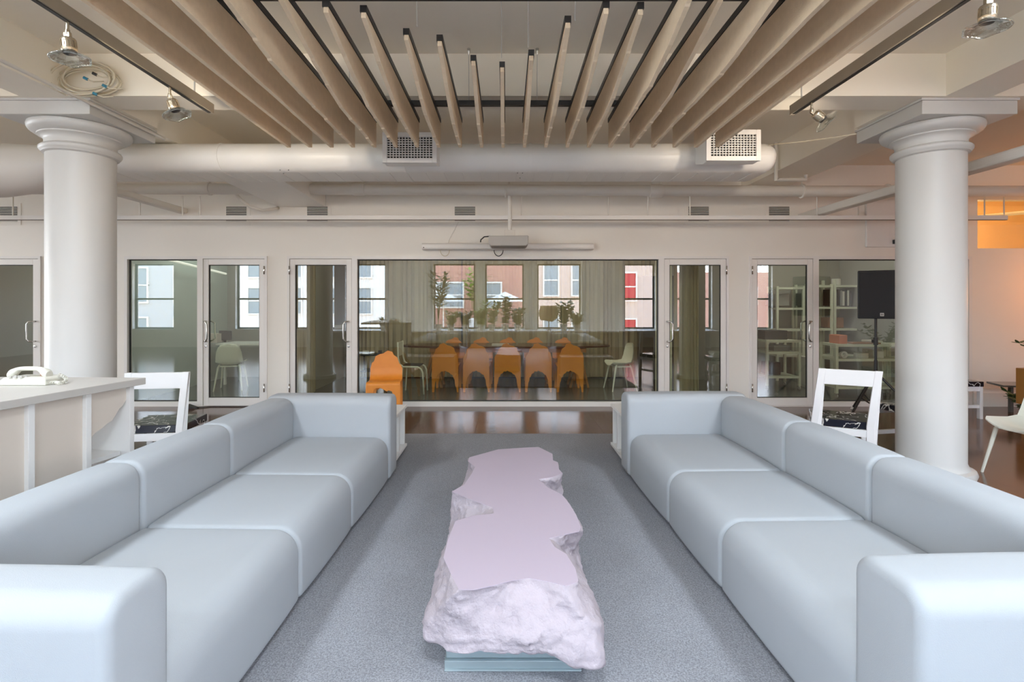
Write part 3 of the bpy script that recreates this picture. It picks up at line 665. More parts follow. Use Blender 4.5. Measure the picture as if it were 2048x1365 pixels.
# ================================================================== SOFAS
def sofa(side, loc, rz, dims, lab):
    s = thing('sofa', lab, 'sofa', loc, rz, 'two long pale modular sofas')
    arm2, s3, s2, s1, arm1, dep = dims
    SX = side   # -1: sofa extends to -x from its front edge
    y = 0
    def ux(a, b): return (min(SX*a, SX*b), max(SX*a, SX*b))
    D = dep; BT = .25; SH = .395; BH = .72; Z0 = .035
    def arm(ya, yb, nm):
        bm = nb(); pr = rrect(min(ya, yb), max(ya, yb), Z0, BH, (.03, .03, .075, .075), 8)
        a, b = ux(-.012, D+BT)
        soft(bm, pr, 'x', a, b, .034, .004, 6, 8); o = obj('armrest', bm, SOFAM, s, smooth=True)
        xe = SX*(-.012)+SX*.030
        q = inset(pr, .010)
        bm = nb(); tube(bm, [(SX*-.012+SX*.014, p[0], p[1]) for p in inset(pr, .016)][:]+[(SX*-.012+SX*.014, *inset(pr, .016)[0])], .0028, 6); obj('piping', bm, PIPING, o, smooth=True)
        return o
    arm(-arm2, 0, 'a')
    y = -arm2
    for L in (s3, s2, s1):
        a, b = ux(0, D-.004)
        rad = (.03, .03, .12, .03) if SX < 0 else (.03, .03, .03, .12)
        bm = nb(); soft(bm, rrect(a, b, Z0, SH, rad, 10), 'y', y-L+.001, y-.001, .03, .007, 6, 10); obj('seat', bm, SOFAM, s, smooth=True)
        a, b = ux(D, D+BT)
        bm = nb(); soft(bm, rrect(a, b, Z0, BH-.005, (.03, .03, .085, .085), 9), 'y', y-L+.001, y-.001, .03, .005, 6, 10); obj('backrest', bm, SOFAM, s, smooth=True)
        y -= L
    arm(y-arm1, y, 'b')
    tot = y-arm1
    for yy in (-.12, tot+.12):
        for xx in (.08, D+BT-.08):
            bm = nb(); lathe(bm, [(.025, 0.012), (.025, .05)], (SX*xx, yy, 0), 12); obj('foot', bm, BLACK, s)
    return s
sofa(-1, (-.965, 4.49, 0), -math.atan(.024), (.25, .93, .79, .952, .25, .79), 'long pale blue-grey three-seat sofa on the left of the pink table')
sofa(1, (1.036, 4.58, 0), math.atan(.028), (.25, .95, .77, .97, .27, .775), 'long pale blue-grey three-seat sofa on the right of the pink table')
# side shelves
def side_shelf(x0, x1, y0, y1, open_x, lab):
    t = thing('low_shelf', lab, 'shelf', ((x0+x1)/2, (y0+y1)/2, 0), 0, 'low white shelves behind the sofas')
    for z0, z1, n in ((.45, .475, 'top_board'), (.06, .085, 'bottom_board')):
        bm = nb(); box(bm, x0, x1, y0, y1, z0, z1); obj(n, bm, WLAM, t, world=True, bevel=.002)
    for yy in (y0+.01, (y0+y1)/2, y1-.04):
        bm = nb(); box(bm, x0+.02, x1-.02, yy, yy+.03, .085, .45); obj('upright', bm, WLAM, t, world=True)
    for xx in (x0+.1, x1-.1):
        bm = nb(); box(bm, xx-.03, xx+.03, y0+.05, y1-.05, .012, .06); obj('plinth', bm, WLAM, t, world=True)
side_shelf(-1.98, -1.0, 4.60, 5.18, 1, 'low white open shelf behind the far arm of the left sofa')
side_shelf(1.065, 2.05, 4.72, 5.22, -1, 'low white open shelf behind the far arm of the right sofa')
# ================================================================== PINK TABLE
ZTT = .38
top = [(939, 917), (996, 901), (1040, 898), (1077, 896), (1105, 910), (1106, 923), (1116, 927), (1118, 941), (1125.5, 949), (1105, 957), (1076, 961), (1096, 978), (1124, 992), (1140, 1012), (1153, 1034), (1162, 1058), (1158, 1066), (1127, 1073), (1098, 1080),
       (1109, 1097), (1133, 1112), (1151, 1141), (1157, 1167), (1133, 1176), (1096, 1167), (1059, 1160), (1022, 1165), (985, 1175), (948, 1183), (918, 1183), (902, 1152), (887, 1119), (896, 1082), (911, 1045), (948, 1034), (988, 1030), (985, 1018), (948, 1004), (904, 986),
       (929, 971), (944, 949), (950, 936), (936, 925)]
def tw(p, z): Y = (EYE-z)*F/(p[1]-CY); return Vector((PX(p[0], Y), Y, z))
TP = [tw(p, ZTT) for p in top]
# matching lower outline (world x, y) for every top point
def outer(i, p):
    px, py = top[i]; x, y = p.x, p.y
    return x, y
lo = {}
left_edge = [(2.02, -.35), (2.10, -.36), (2.35, -.34), (2.6, -.30), (2.83, -.30), (3.0, -.335), (3.35, -.335), (3.7, -.29), (3.97, -.25)]
right_edge = [(1.93, .40), (2.1, .385), (2.35, .36), (2.6, .345), (2.78, .37), (3.0, .37), (3.2, .32), (3.3, .335), (3.55, .37), (3.8, .365), (3.98, .25)]
def lerp(tab, y):
    if y <= tab[0][0]: return tab[0][1]
    for (a, b), (c, d2) in zip(tab[:-1], tab[1:]):
        if y <= c: return b+(d2-b)*(y-a)/(c-a)
    return tab[-1][1]
# resample finely
def resample(P, n):
    L = [0]
    for a, b in zip(P, P[1:]+P[:1]): L.append(L[-1]+(b-a).length)
    out = []; j = 0
    for k in range(n):
        t = L[-1]*k/n
        while L[j+1] < t: j += 1
        a, b = P[j], P[(j+1) % len(P)]; out.append(a.lerp(b, (t-L[j])/max(1e-9, L[j+1]-L[j])))
    return out
N = 440
TPs = resample(TP, N)
ymin, ymax = min(p.y for p in TPs), max(p.y for p in TPs)
KEY = {0: (-.27, 3.93), 3: (.27, 4.0), 4: (.33, 3.85), 7: (.365, 3.5), 10: (.355, 3.36), 11: (.35, 3.25), 13: (.37, 3.05), 15: (.38, 2.72), 18: (.365, 2.55), 21: (.38, 2.3), 22: (.395, 2.10), 23: (.39, 1.93), 25: (.13, 1.955), 27: (-.10, 1.99), 28: (-.24, 2.01), 29: (-.325, 2.08), 30: (-.345, 2.2), 31: (-.335, 2.35),
       32: (-.32, 2.55), 33: (-.315, 2.72), 34: (-.31, 2.80), 36: (-.32, 2.9), 38: (-.335, 3.05), 39: (-.33, 3.2), 41: (-.31, 3.6), 42: (-.29, 3.75), 43: (-.27, 3.93)}
cum = [0]
for a, b in zip(TP, TP[1:]+TP[:1]): cum.append(cum[-1]+(b-a).length)
ks = sorted(KEY)
def lower_at(t):
    for k0, k1 in zip(ks[:-1], ks[1:]):
        if t <= cum[k1]+1e-9:
            u = (t-cum[k0])/(cum[k1]-cum[k0]); a, b = KEY[k0], KEY[k1]
            return Vector((a[0]+(b[0]-a[0])*u, a[1]+(b[1]-a[1])*u, 0))
LOs = [lower_at(cum[-1]*k/N) for k in range(N)]
# smooth lower loop
for _ in range(6):
    LOs = [(LOs[i-1]+LOs[i]*2+LOs[(i+1) % N])/4 for i in range(N)]
rnd = random.Random(11)
from mathutils import noise
rings = []
lv0 = [(.385, 0.0), (.374, .03), (.34, .24), (.30, .45), (.265, .64), (.23, .82), (.195, .95), (.165, 1.0), (.14, 1.0), (.128, .95), (.125, .75)]
levels = []
for (za, fa), (zb, fb) in zip(lv0[:-1], lv0[1:]):
    for k in range(3): levels.append((za+(zb-za)*k/3, fa+(fb-fa)*k/3))
levels.append(lv0[-1])
ctr = Vector((.02, 2.9, 0))
def p_near(v): return v.y < 2.3
for li, (z, f) in enumerate(levels):
    rg = []
    for i in range(N):
        a = TPs[i]; b = LOs[i]; q = Vector((a.x+(b.x-a.x)*f, a.y+(b.y-a.y)*f, z))
        if li > 0:
            rd = (a-ctr); rd.z = 0; rd.normalize()
            n1 = noise.noise_vector(q*6)*.022; n2 = noise.noise_vector(q*15)*.014; n3 = noise.noise_vector(q*38)*.009
            rid = (.5-abs(noise.noise(q*11)))*.018-(abs(noise.noise(Vector((q.x*26, q.y*26, q.z*40)))))*.014
            nv = n1+n2+n3+rd*rid
            amp = min(1, li/4)
            q += Vector((nv.x, nv.y, nv.z*.7))*amp
        if li >= 18:
            w = min(1, (li-17)/6)
            if p_near(a): q.z += w*(.022*math.sin(max(0, min(1, (q.x+.3)/.62))*PI)-.03*max(0, q.x-.15)/.2)
            q.z += w*.012*noise.noise(Vector((q.x*9, q.y*9, 3)))
        rg.append(q)
    rings.append(rg)
t = thing('coffee_table', 'long low pink stone-like coffee table with rough carved edges', 'coffee table', (.02, 2.9, 0))
bm = nb(); R = loft(bm, rings, cap=False)
bot = bm.verts.new((.02, 2.9, .13))
for i in range(N): bm.faces.new((R[-1][(i+1) % N], R[-1][i], bot))
obj('rough_body', bm, PINKR, t, world=True, smooth=True, label='rough carved pink sides')
bm = nb(); prism(bm, [(p.x, p.y) for p in TPs], 'z', .3835, .3862); obj('smooth_top', bm, PINK, t, world=True, label='flat smooth mauve-pink top')
b_ = nb(); box(b_, -.245, .30, 2.09, 3.72, .05, .20); box(b_, -.25, .305, 2.075, 3.73, .012, .05)
box(b_, -.25, .305, 2.065, 3.74, .012, .02)
obj('steel_base', b_, STEEL, t, world=True, bevel=.003, label='blue-grey steel plinth')

# ================================================================== COUNTER
FC = Vector((-2.18, 3.10)); dv = Vector((-.171, -.985)); nv_ = Vector((-.985, .171))
Mc = Matrix(((dv.x, nv_.x, 0, FC.x), (dv.y, nv_.y, 0, FC.y), (0, 0, 1, 0), (0, 0, 0, 1)))
ct = thing('reception_counter', 'tall white counter with cream panels behind the left sofa', 'counter', (-2.9, 2.4, 0))
bm = nb(); prism(bm, [(-2.18, 3.10), (-2.18+dv.x*1.75, 3.10+dv.y*1.75), (-3.5, 1.35), (-3.35, 3.14)], 'z', 1.01, 1.05); obj('counter_top', bm, mat('counter_top_laminate', (.56, .53, .49), .45), ct, world=True, bevel=.003)
for s in (.05, .313, .60, .89, 1.18, 1.47):
    bm = nb(); box(bm, s, s+.03, .03, .16, 0, 1.01, Mc); obj('fin', bm, WLAM, ct, world=True, bevel=.002)
# gable with a wavy cut inner edge at the far end
bm = nb(); prism(bm, [(.16, 0), (.16, 1.01), (.62, 1.01), (.60, .9), (.52, .78), (.46, .62), (.36, .5), (.30, .34), (.33, .2), (.26, .1), (.28, 0)], 'x', .055, .075, Mc); obj('wavy_gable', bm, WLAM, ct, world=True)
wave = [(.08, 1.01), (.08, .93), (.10, .90), (.125, .885), (.15, .85), (.17, .825), (.20, .815), (.235, .795), (.27, .78), (.30, .755), (.313, .72), (.313, 1.01)]
bm = nb(); prism(bm, wave, 'y', .055, .07, Mc); obj('panel', bm, CREAM, ct, world=True, label='cream panel with a wavy cut lower edge')
for a, b in ((.343, .60), (.63, .89), (.92, 1.18), (1.21, 1.47)):
    bm = nb(); prism(bm, [(a, 0), (a, 1.01), (b, 1.01), (b, 0)] if a > .4 else [(a+.02, 0), (a+.014, .12), (a+.004, .2), (a+.01, .34), (a, .42), (a, 1.01), (b, 1.01), (b, 0)], 'y', .055, .07, Mc); obj('panel', bm, CREAM, ct, world=True, label='cream recessed panel')
bm = nb(); box(bm, .085, .60, .09, .5, .60, .625, Mc); obj('inner_shelf', bm, WLAM, ct, world=True)
# telephone
TX, TY, TZ = PX(60, 2.84), 2.84, 1.05
ph = thing('telephone', 'ivory corded desk telephone on the white counter', 'telephone', (TX, TY, TZ), .0)
bm = nb(); prism(bm, [(-.135, 0), (.13, 0), (.13, .032), (.118, .045), (-.10, .045), (-.132, .022)], 'y', -.05, .085); obj('base', bm, PHONE, ph, bevel=.008)
bm = nb()
hs = []
for k in range(25):
    t_ = -1+2*k/24; x = t_*.108; z = .088-.020*abs(t_)**3; 
    e_ = abs(t_); rz_ = .012 if e_ < .5 else .012+.014*min(1, (e_-.5)/.3); ry = .019 if e_ < .55 else .019+.010*min(1, (e_-.55)/.3)
    zz = z-(rz_-.012)
    if k in (0, 24): rz_ *= .75; ry *= .8
    hs.append([(x, ry*math.cos(a)*1.0, zz+rz_*math.sin(a)) for a in [2*PI*j/16 for j in range(16)]])
loft(bm, hs); obj('handset', bm, PHONE, ph, smooth='auto', bevel=0)
bm = nb(); lathe(bm, [(.022, .045), (.022, .066), (.016, .070)], (.045, .045, 0), 16); obj('dial_lamp', bm, RUST, ph, smooth='auto', label='amber knob under the handset')
bm = nb()
for x in (-.06, -.03, 0):
    for y in (-.05, -.02): box(bm, x-.01, x+.01, y-.009, y+.009, .044, .052)
obj('keypad', bm, GREY, ph)
bm = nb(); pts = []
for k in range(220):
    u = k/219; a = u*2*PI*18
    cx_, cy_ = .135+.055*math.sin(u*PI*1.1), .03-.07*u+.02*math.sin(u*9); cz = .05-.04*min(1, u*3)
    pts.append((cx_+.003*math.cos(a), cy_+.008*math.cos(a), max(.011, cz)+.008*math.sin(a)))
tube(bm, pts, .0024, 5); obj('coiled_cord', bm, PHONE, ph, smooth=True)

# ================================================================== WHITE CHAIRS WITH MARBLE SEATS
def marble_chair(loc, rz, lab, h=.92, w=.47):
    c = thing('frame_chair', lab, 'chair', loc, rz, 'white frame chairs with black marble seats')
    w2 = w/2; t_ = .055
    lean = .02; shx = .12; MY = Matrix(((1, 0, 0, 0), (0, 1, -lean/.47, lean*.45/.47), (0, 0, 1, 0), (0, 0, 0, 1)))  # shear the back towards -y above the seat
    for s in (-1, 1):
        bm = nb(); a, b = sorted((s*w2, s*(w2-t_)))
        prism(bm, [(-.0, 0), (-.0, .45), (-lean, h), (-lean+.032, h), (.032, .45), (.032, 0)], 'x', a, b)
        for v in bm.verts: v.co.x += shx*max(0, v.co.z-.45)
        obj('back_post', bm, WCHAIR, c, bevel=.003)
    bm = nb(); zt = h-.135; yl = -lean*(zt-.45)/(h-.45); prism(bm, [(yl+.003, zt), (-lean+.003, h-.002), (-lean+.029, h-.002), (yl+.029, zt)], 'x', -w2+t_, w2-t_)
    for v in bm.verts: v.co.x += shx*max(0, v.co.z-.45)
    obj('top_rail', bm, WCHAIR, c, bevel=.002)
    bm = nb(); box(bm, -w2+t_, w2-t_, .004, .03, .36, .42); obj('lower_rail', bm, WCHAIR, c, bevel=.002)
    bm = nb(); box(bm, -w2-.0, w2+.0, .034, .46, .42, .485); obj('seat', bm, MARBLE, c, bevel=.004, label='black marble seat with white veins')
    for s in (-1, 1):
        a, b = sorted((s*w2, s*(w2-.05)))
        bm = nb(); box(bm, a, b, .41, .45, 0, .42); obj('front_leg', bm, WCHAIR, c, bevel=.003)
        bm = nb(); box(bm, a+.008, b-.008, .032, .41, .36, .42); obj('side_rail', bm, WCHAIR, c)
        bm = nb(); box(bm, a+.012, b-.012, .032, .41, .14, .18); obj('stretcher', bm, WCHAIR, c)
    return c
marble_chair((-2.93, 4.22, 0), .13, 'white frame chair with black marble seat beside the left counter and column', .93, .49)
marble_chair((2.90, 4.42, 0), -.50, 'white frame chair with black marble seat behind the right sofa, in front of the speaker', .93, .46)
marble_chair((4.29, 5.2, 0), 1.75, 'white frame chair with marble seat half hidden by the right column', .93, .46)
marble_chair((5.72, 6.85, 0), -PI/2, 'white frame chair with dark seat seen just right of the right column', .92, .46)

# ================================================================== ORANGE CHAIRS
BO = [(-.222, 0), (-.222, .30), (-.221, .47), (-.218, .595), (-.200, .668), (-.173, .69), (-.152, .758), (-.095, .788), (-.048, .797), (.015, .838), (.078, .818), (.098, .775), (.148, .738), (.174, .66), (.208, .62), (.219, .47), (.225, .2), (.225, 0),
      (.188, 0), (.178, .10), (.172, .16), (.155, .20), (.15, .25), (.128, .27), (.115, .31), (.085, .325), (.06, .36), (.03, .352), (.005, .375), (-.03, .35), (-.06, .345), (-.10, .305), (-.125, .30), (-.14, .25), (-.158, .215), (-.165, .13), (-.185, .07), (-.195, 0)]
AO = [(-.222, 0), (-.222, .43), (.222, .43), (.222, 0), (.185, 0), (.175, .12), (.160, .17), (.15, .27), (.125, .30), (.11, .345), (.07, .36), (.045, .345), (.0, .375), (-.04, .395), (-.09, .39), (-.12, .36), (-.125, .33), (-.15, .30), (-.16, .2), (-.172, .1), (-.19, 0)]
def orange_chair(loc, rz, lab):
    c = thing('plywood_chair', lab, 'chair', loc, rz, 'orange plywood chairs with jagged outlines')
    # origin at back foot; chair faces -y
    lean = .10
    def sh(p): return p
    S = Matrix(((1, 0, 0, 0), (0, 1, .12, 0), (0, 0, 1, 0), (0, 0, 0, 1)))
    bm = nb(); prism(bm, BO, 'y', 0, .016, S); obj('back_panel', bm, ORNG, c, bevel=.003)
    S2 = Matrix(((1, 0, 0, 0), (0, 1, .05, -.42), (0, 0, 1, 0), (0, 0, 0, 1)))
    bm = nb(); prism(bm, AO, 'y', 0, .016, S2); obj('front_panel', bm, ORNG, c, bevel=.003)
    # seat sheet: curves over the front edge and sweeps up into the back
    prof = [(-.40, .425), (-.398, .445), (-.385, .46), (-.36, .465), (-.2, .452), (-.05, .445), (.0, .452), (.03, .475), (.052, .52), (.066, .60)]
    up = [Vector(p) for p in prof]; poly = [tuple(p) for p in up]
    dn_ = []
    for i, p in enumerate(up):
        a = up[max(0, i-1)]; b = up[min(len(up)-1, i+1)]; t_ = (b-a).normalized(); dn_.append((p.x+t_.y*.014, p.y-t_.x*.014))
    bm = nb(); prism(bm, poly+dn_[::-1], 'x', -.218, .218); obj('seat', bm, ORNG, c, smooth='auto')
    return c
oc = orange_chair((PX(772, 7.08), 7.08, 0), .14, 'orange plywood chair with jagged back standing outside, in front of the big window')
for px, lab in ((890, 'leftmost'), (952, 'second from the left'), (1014, 'middle'), (1076, 'second from the right'), (1139, 'rightmost')):
    dup(oc, (PX(px+1, 8.63)+.0, 8.63, 0), PI+random.uniform(-.05, .05), 'orange plywood chair seen from behind at the meeting table, %s of five' % lab)
for px, lab in ((905, 'leftmost'), (962, 'second from the left'), (1016, 'middle'), (1072, 'second from the right'), (1130, 'rightmost')):
    dup(oc, (PX(px, 9.75), 9.93, 0), 0, 'orange plywood chair top beyond the meeting table, %s of the far row' % lab)
# meeting table
mt = thing('meeting_table', 'long oval dark wood table in the meeting room', 'table', (0, 9.3, 0))
bm = nb(); el = [(1.88*math.copysign(abs(math.cos(a))**.8, math.cos(a)), 9.3+.42*math.copysign(abs(math.sin(a))**.8, math.sin(a))) for a in [2*PI*k/64 for k in range(64)]]
prism(bm, el, 'z', .715, .75); obj('tabletop', bm, WOODD, mt, world=True, bevel=.006)
bm = nb(); box(bm, -1.35, 1.42, 9.05, 9.5, .63, .70); obj('apron', bm, WOODM, mt, world=True)
for x in (-1.3, 1.3):
    for y in (9.08, 9.47):
        for dx in (-.16, .16):
            bm = nb(); tube(bm, [(x, y, .66), (x+dx, y, 0)], .022, 8); obj('leg', bm, WOODM, mt, world=True, smooth='auto')
bm = nb(); box(bm, -.25, .05, 9.0, 9.25, .752, .775); tag(obj('paper_stack', bm, POT), 'stack of white paper on the dark meeting table', 'paper')
# shell chairs
def shell_chair(loc, rz, lab, m_=SHELL):
    c = thing('shell_chair', lab, 'chair', loc, rz, 'ivory shell chairs')
    bm = nb(); rings = []
    # faces +y ; profile from front lip to back top
    path = [(.20, .435, .19), (.17, .452, .21), (.08, .445, .222), (-.04, .44, .225), (-.13, .455, .225), (-.185, .50, .222), (-.21, .57, .215), (-.225, .66, .20), (-.235, .74, .17), (-.24, .79, .12), (-.24, .81, .05)]
    for off in (0, 1):
        pass
    top_, bot_ = [], []
    for (y, z, w) in path:
        r1, r2 = [], []
        for k in range(13):
            u = -1+2*k/12; dz = .05*abs(u)**2.5 if z < .5 else 0; dy = .055*abs(u)**2.2 if z > .48 else 0
            r1.append((w*u, y+dy, z+dz)); r2.append((w*u*.985, y+dy-(.012 if z > .48 else 0), z+dz-(.012 if z < .6 else .004)))
        top_.append(r1+r2[::-1])
    loft(bm, top_); obj('shell', bm, m_, c, smooth='auto')
    for sx_ in (-1, 1):
        for sy in (-1, 1):
            bm = nb(); tube(bm, [(sx_*.15, sy*.12-.02, .44), (sx_*.17, sy*.14-.02, .40), (sx_*.22, sy*.22-.02, 0)], [.016, .018, .011], 8); obj('leg', bm, m_, c, smooth='auto')
    bm = nb(); box(bm, -.17, .17, -.15, .12, .405, .425); obj('under_frame', bm, m_, c)
    return c
sh = shell_chair((PX(457, 8.85), 8.95, 0), .25, 'ivory shell chair in the left office, seen through its glass door')
dup(sh, (PX(1238, 8.9), 8.9, 0), PI/2+.15, 'white shell chair seen from the side at the right end of the meeting table')
dup(sh, (4.44, 4.34, 0), 1.62, 'white shell chair cut by the right edge of the picture')
# tube chair at the left of the table
tcz = thing('tube_chair', 'white bent-tube chair seen from the side behind the orange chair', 'chair', (PX(822, 8.6), 8.6, 0), 0)
for y in (8.42, 8.82):
    bm = nb(); xs_ = PX(800, 8.6); tube(bm, [(xs_, y, .86), (xs_+.005, y, .60), (xs_+.03, y, .50), (xs_+.09, y, .455), (xs_+.33, y, .45), (xs_+.38, y, .42), (xs_+.41, y, .36), (xs_+.43, y, 0)], .014, 8); obj('side_tube', bm, SHELL, tcz, world=True, smooth=True)
    bm = nb(); tube(bm, [(xs_+.08, y, .45), (xs_+.05, y, 0)], .013, 8); obj('leg', bm, SHELL, tcz, world=True, smooth=True)
bm = nb(); box(bm, xs_+.06, xs_+.36, 8.43, 8.81, .455, .47); obj('seat', bm, DARKG, tcz, world=True, bevel=.004)
bm = nb(); box(bm, xs_-.01, xs_+.005, 8.43, 8.81, .62, .85); obj('backrest', bm, SHELL, tcz, world=True, bevel=.004)

# curtains
def curtain(x0, x1, y, z0, z1, lab, folds, amp=.035, m_=CURT, dirn='x'):
    bm = nb(); n = int(folds*12); fr = []; bk = []
    rnd = random.Random(int(abs(x0*100))+3); ph_ = 0
    for k in range(n+1):
        u = k/n; a = 2*PI*folds*u+2.2*math.sin(u*13+x0)+1.1*math.sin(u*37+2*x0)
        p = x0+(x1-x0)*u+.3*amp*math.sin(a*2); q = y+amp*math.sin(a)*(.75+.45*math.sin(u*31+x0))
        fr.append((p, q)); bk.append((p, q+.006))
    poly = fr+bk[::-1]
    if dirn == 'y': poly = [(q, p) for p, q in poly]
    rings = [[(p[0], p[1], z) for p in poly] for z in (z0, z0+(z1-z0)*.5, z1)]
    loft(bm, rings); return tag(obj('curtain', bm, m_, smooth='auto'), lab, 'curtain', 'taupe curtains in the meeting room')
curtain(-3.2, -.9, FY-.12, .02, 2.75, 'long taupe curtain on the far wall of the meeting room, left part', 22)
curtain(-.88, 1.1, FY-.10, .02, 2.75, 'long taupe curtain on the far wall of the meeting room, middle part', 17)
curtain(1.12, 3.2, FY-.12, .02, 2.75, 'long taupe curtain on the far wall of the meeting room, right part', 20)
curtain(7.75, 8.6, -3.22, .02, 2.75, 'taupe curtain on the left side of the meeting room behind its door', 9, .03, dirn='y')
curtain(2.72, 3.12, 8.3, .02, 2.6, 'taupe curtain just inside the right meeting room door', 5, .03)
bm = nb(); box(bm, 2.42, 2.66, 8.2, 8.3, 0, 2.6); tag(obj('cream_pier', bm, CREAMP), 'tall cream panel inside the right meeting room door', 'panel')
bm = nb(); box(bm, PX(669, 9.2), PX(698, 9.2), 9.2, 9.26, PZ(650, 9.2), 2.4); tag(obj('wall_screen', bm, BLACK, bevel=.004), 'black flat screen inside the left meeting room door', 'screen')
bm = nb(); x0 = PX(1283, 9.0); box(bm, x0, 3.25, 8.9, 9.3, 0, PZ(553, 9.0)); tag(obj('tall_cabinet', bm, mat('dark_olive_cabinet', (.07, .065, .05), .4), bevel=.005), 'tall dark cabinet at the right end of the meeting room', 'cabinet')
# small side table left in meeting room
bm = nb(); x0 = PX(722, 8.6); 
ss = thing('side_trolley', 'dark small trolley left of the orange chair inside the meeting room', 'trolley', (x0+.15, 8.7, 0))
for z in (.35, .62): bm = nb(); box(bm, x0, x0+.42, 8.55, 8.9, z, z+.02); obj('tray', bm, DARKG, ss, world=True)
for xx in (x0+.01, x0+.39): bm = nb(); box(bm, xx, xx+.02, 8.7, 8.74, 0, .62); obj('upright', bm, DARKG, ss, world=True)
for k, w_ in ((0, .09), (1, .05), (2, .05)):
    bm = nb(); box(bm, x0+.02+k*.13, x0+.02+k*.13+w_, 8.62, 8.7, .64, .70); tag(obj('small_carton', bm, POT if k < 2 else DARKG), ['white carton on the dark trolley, left one', 'white carton on the dark trolley, middle one', 'dark carton on the trolley, right one'][k], 'carton', 'small cartons on the trolley')
bm.free() if False else None
# left office
dk = thing('office_desk', 'white desk along the back of the left office', 'desk', (-4.5, 9.6, 0))
bm = nb(); box(bm, -5.3, -3.45, 9.35, 10.0, .73, .76); obj('desktop', bm, WLAM, dk, world=True)
for x in (-5.2, -3.55): 
    for y in (9.42, 9.93): bm = nb(); box(bm, x, x+.04, y, y+.04, 0, .73); obj('leg', bm, WLAM, dk, world=True)
bm = nb(); box(bm, PX(420, 9.6), PX(437, 9.6), 9.55, 9.8, .762, .93); tag(obj('tan_box', bm, CREAM), 'tan box on the desk in the left office', 'box')
mn = thing('monitor', 'dark monitor on the desk in the left office', 'monitor', (PX(449, 9.7), 9.7, .76))
bm = nb(); box(bm, PX(438, 9.7), PX(462, 9.7), 9.7, 9.73, .80, .98); obj('screen', bm, DARKG, mn, world=True)
bm = nb(); box(bm, PX(448, 9.7), PX(452, 9.7), 9.7, 9.72, .762, .80); obj('stand', bm, DARKG, mn, world=True)
lf = thing('linear_light', 'thin white linear light hanging in the left office', 'ceiling light', (-5.0, 9.6, 2.1))
bm = nb(); tube(bm, [(-5.55, 8.4, 2.22), (PX(446, 9.8), 9.9, 2.07)], .02, 8); obj('lamp_body', bm, mat('lit_white_tube', (.8, .8, .78), .4, emit=(1, .97, .9), es=.35), lf, world=True)
for (x, y, z) in ((-5.4, 8.5, 2.22), (PX(440, 9.8), 9.8, 2.09)):
    bm = nb(); tube(bm, [(x, y, z), (x, y, CZ)], .003, 6); obj('hanging_wire', bm, GREY, lf, world=True)
# workshop shelving
def rack(x0, x1, y0, y1, zs, ztop, lab, cast=False):
    t_ = thing('metal_rack', lab, 'rack', ((x0+x1)/2, (y0+y1)/2, 0), 0, 'cream metal racks in the workshop')
    zb = .07 if cast else 0
    for x in (x0, x1-.04):
        for y in (y0, y1-.04):
            bm = nb(); box(bm, x, x+.04, y, y+.04, zb, ztop); o = obj('post', bm, SHELFM, t_, world=True)
            if cast:
                bm = nb(); lathe(bm, [(.03, -.012), (.035, 0), (.03, .012)], seg=14, M=Matrix.Translation((x+.02, y+.02, .035)) @ Matrix.Rotation(PI/2, 4, 'Y')); obj('caster', bm, GREY, t_, world=True)
    for z in zs:
        bm = nb(); box(bm, x0+.04, x1-.04, y0+.002, y1-.002, z-.04, z); obj('shelf', bm, SHELFM, t_, world=True)
    return t_
rack(5.22, 6.32, 8.1, 8.55, (.85, .62, .18), .85, 'low cream metal rack just inside the workshop glass', True)
rack(6.36, 6.78, 8.1, 8.55, (.85, .62, .18), .85, 'narrow cream metal rack beside the low one in the workshop', True)
rack(4.50, 5.10, 8.85, 9.35, (.86, .66, .24), .86, 'low cream metal rack seen through the workshop door', True)
Y = 10.0
rack(PX(1548, Y), PX(1604, Y), 9.9, 10.3, (PZ(575, Y), PZ(616, Y), 1.0, .5), PZ(573, Y), 'tall pale rack at the back of the workshop, left one')
rack(PX(1606, Y), PX(1660, Y), 9.9, 10.3, (PZ(571, Y), PZ(614, Y), PZ(657, Y), .5), PZ(569, Y), 'tall pale rack at the back of the workshop, middle one')
rack(PX(1662, Y), PX(1722, Y), 9.9, 10.3, (PZ(571, Y), PZ(614, Y), PZ(657, Y), .5), PZ(560, Y), 'tall pale rack at the back of the workshop, right one')
for k in range(9):
    x = PX(1663+k*4.6, 9.92); z = PZ(613, 9.92); bm = nb(); box(bm, x+.006, x+.040, 9.93, 10.2, z+.012, z+.33-.02*(k % 3)); o = obj('binder', bm, [DARKG, DARKG, DARKG, DARKG, BOXG, POT, DARKG, POT, DARKG][k], bevel=.003)
    tag(o, ('%s binder from the left in the row on the tall back rack' % ORD[k]), 'binder', 'binders on the back rack')
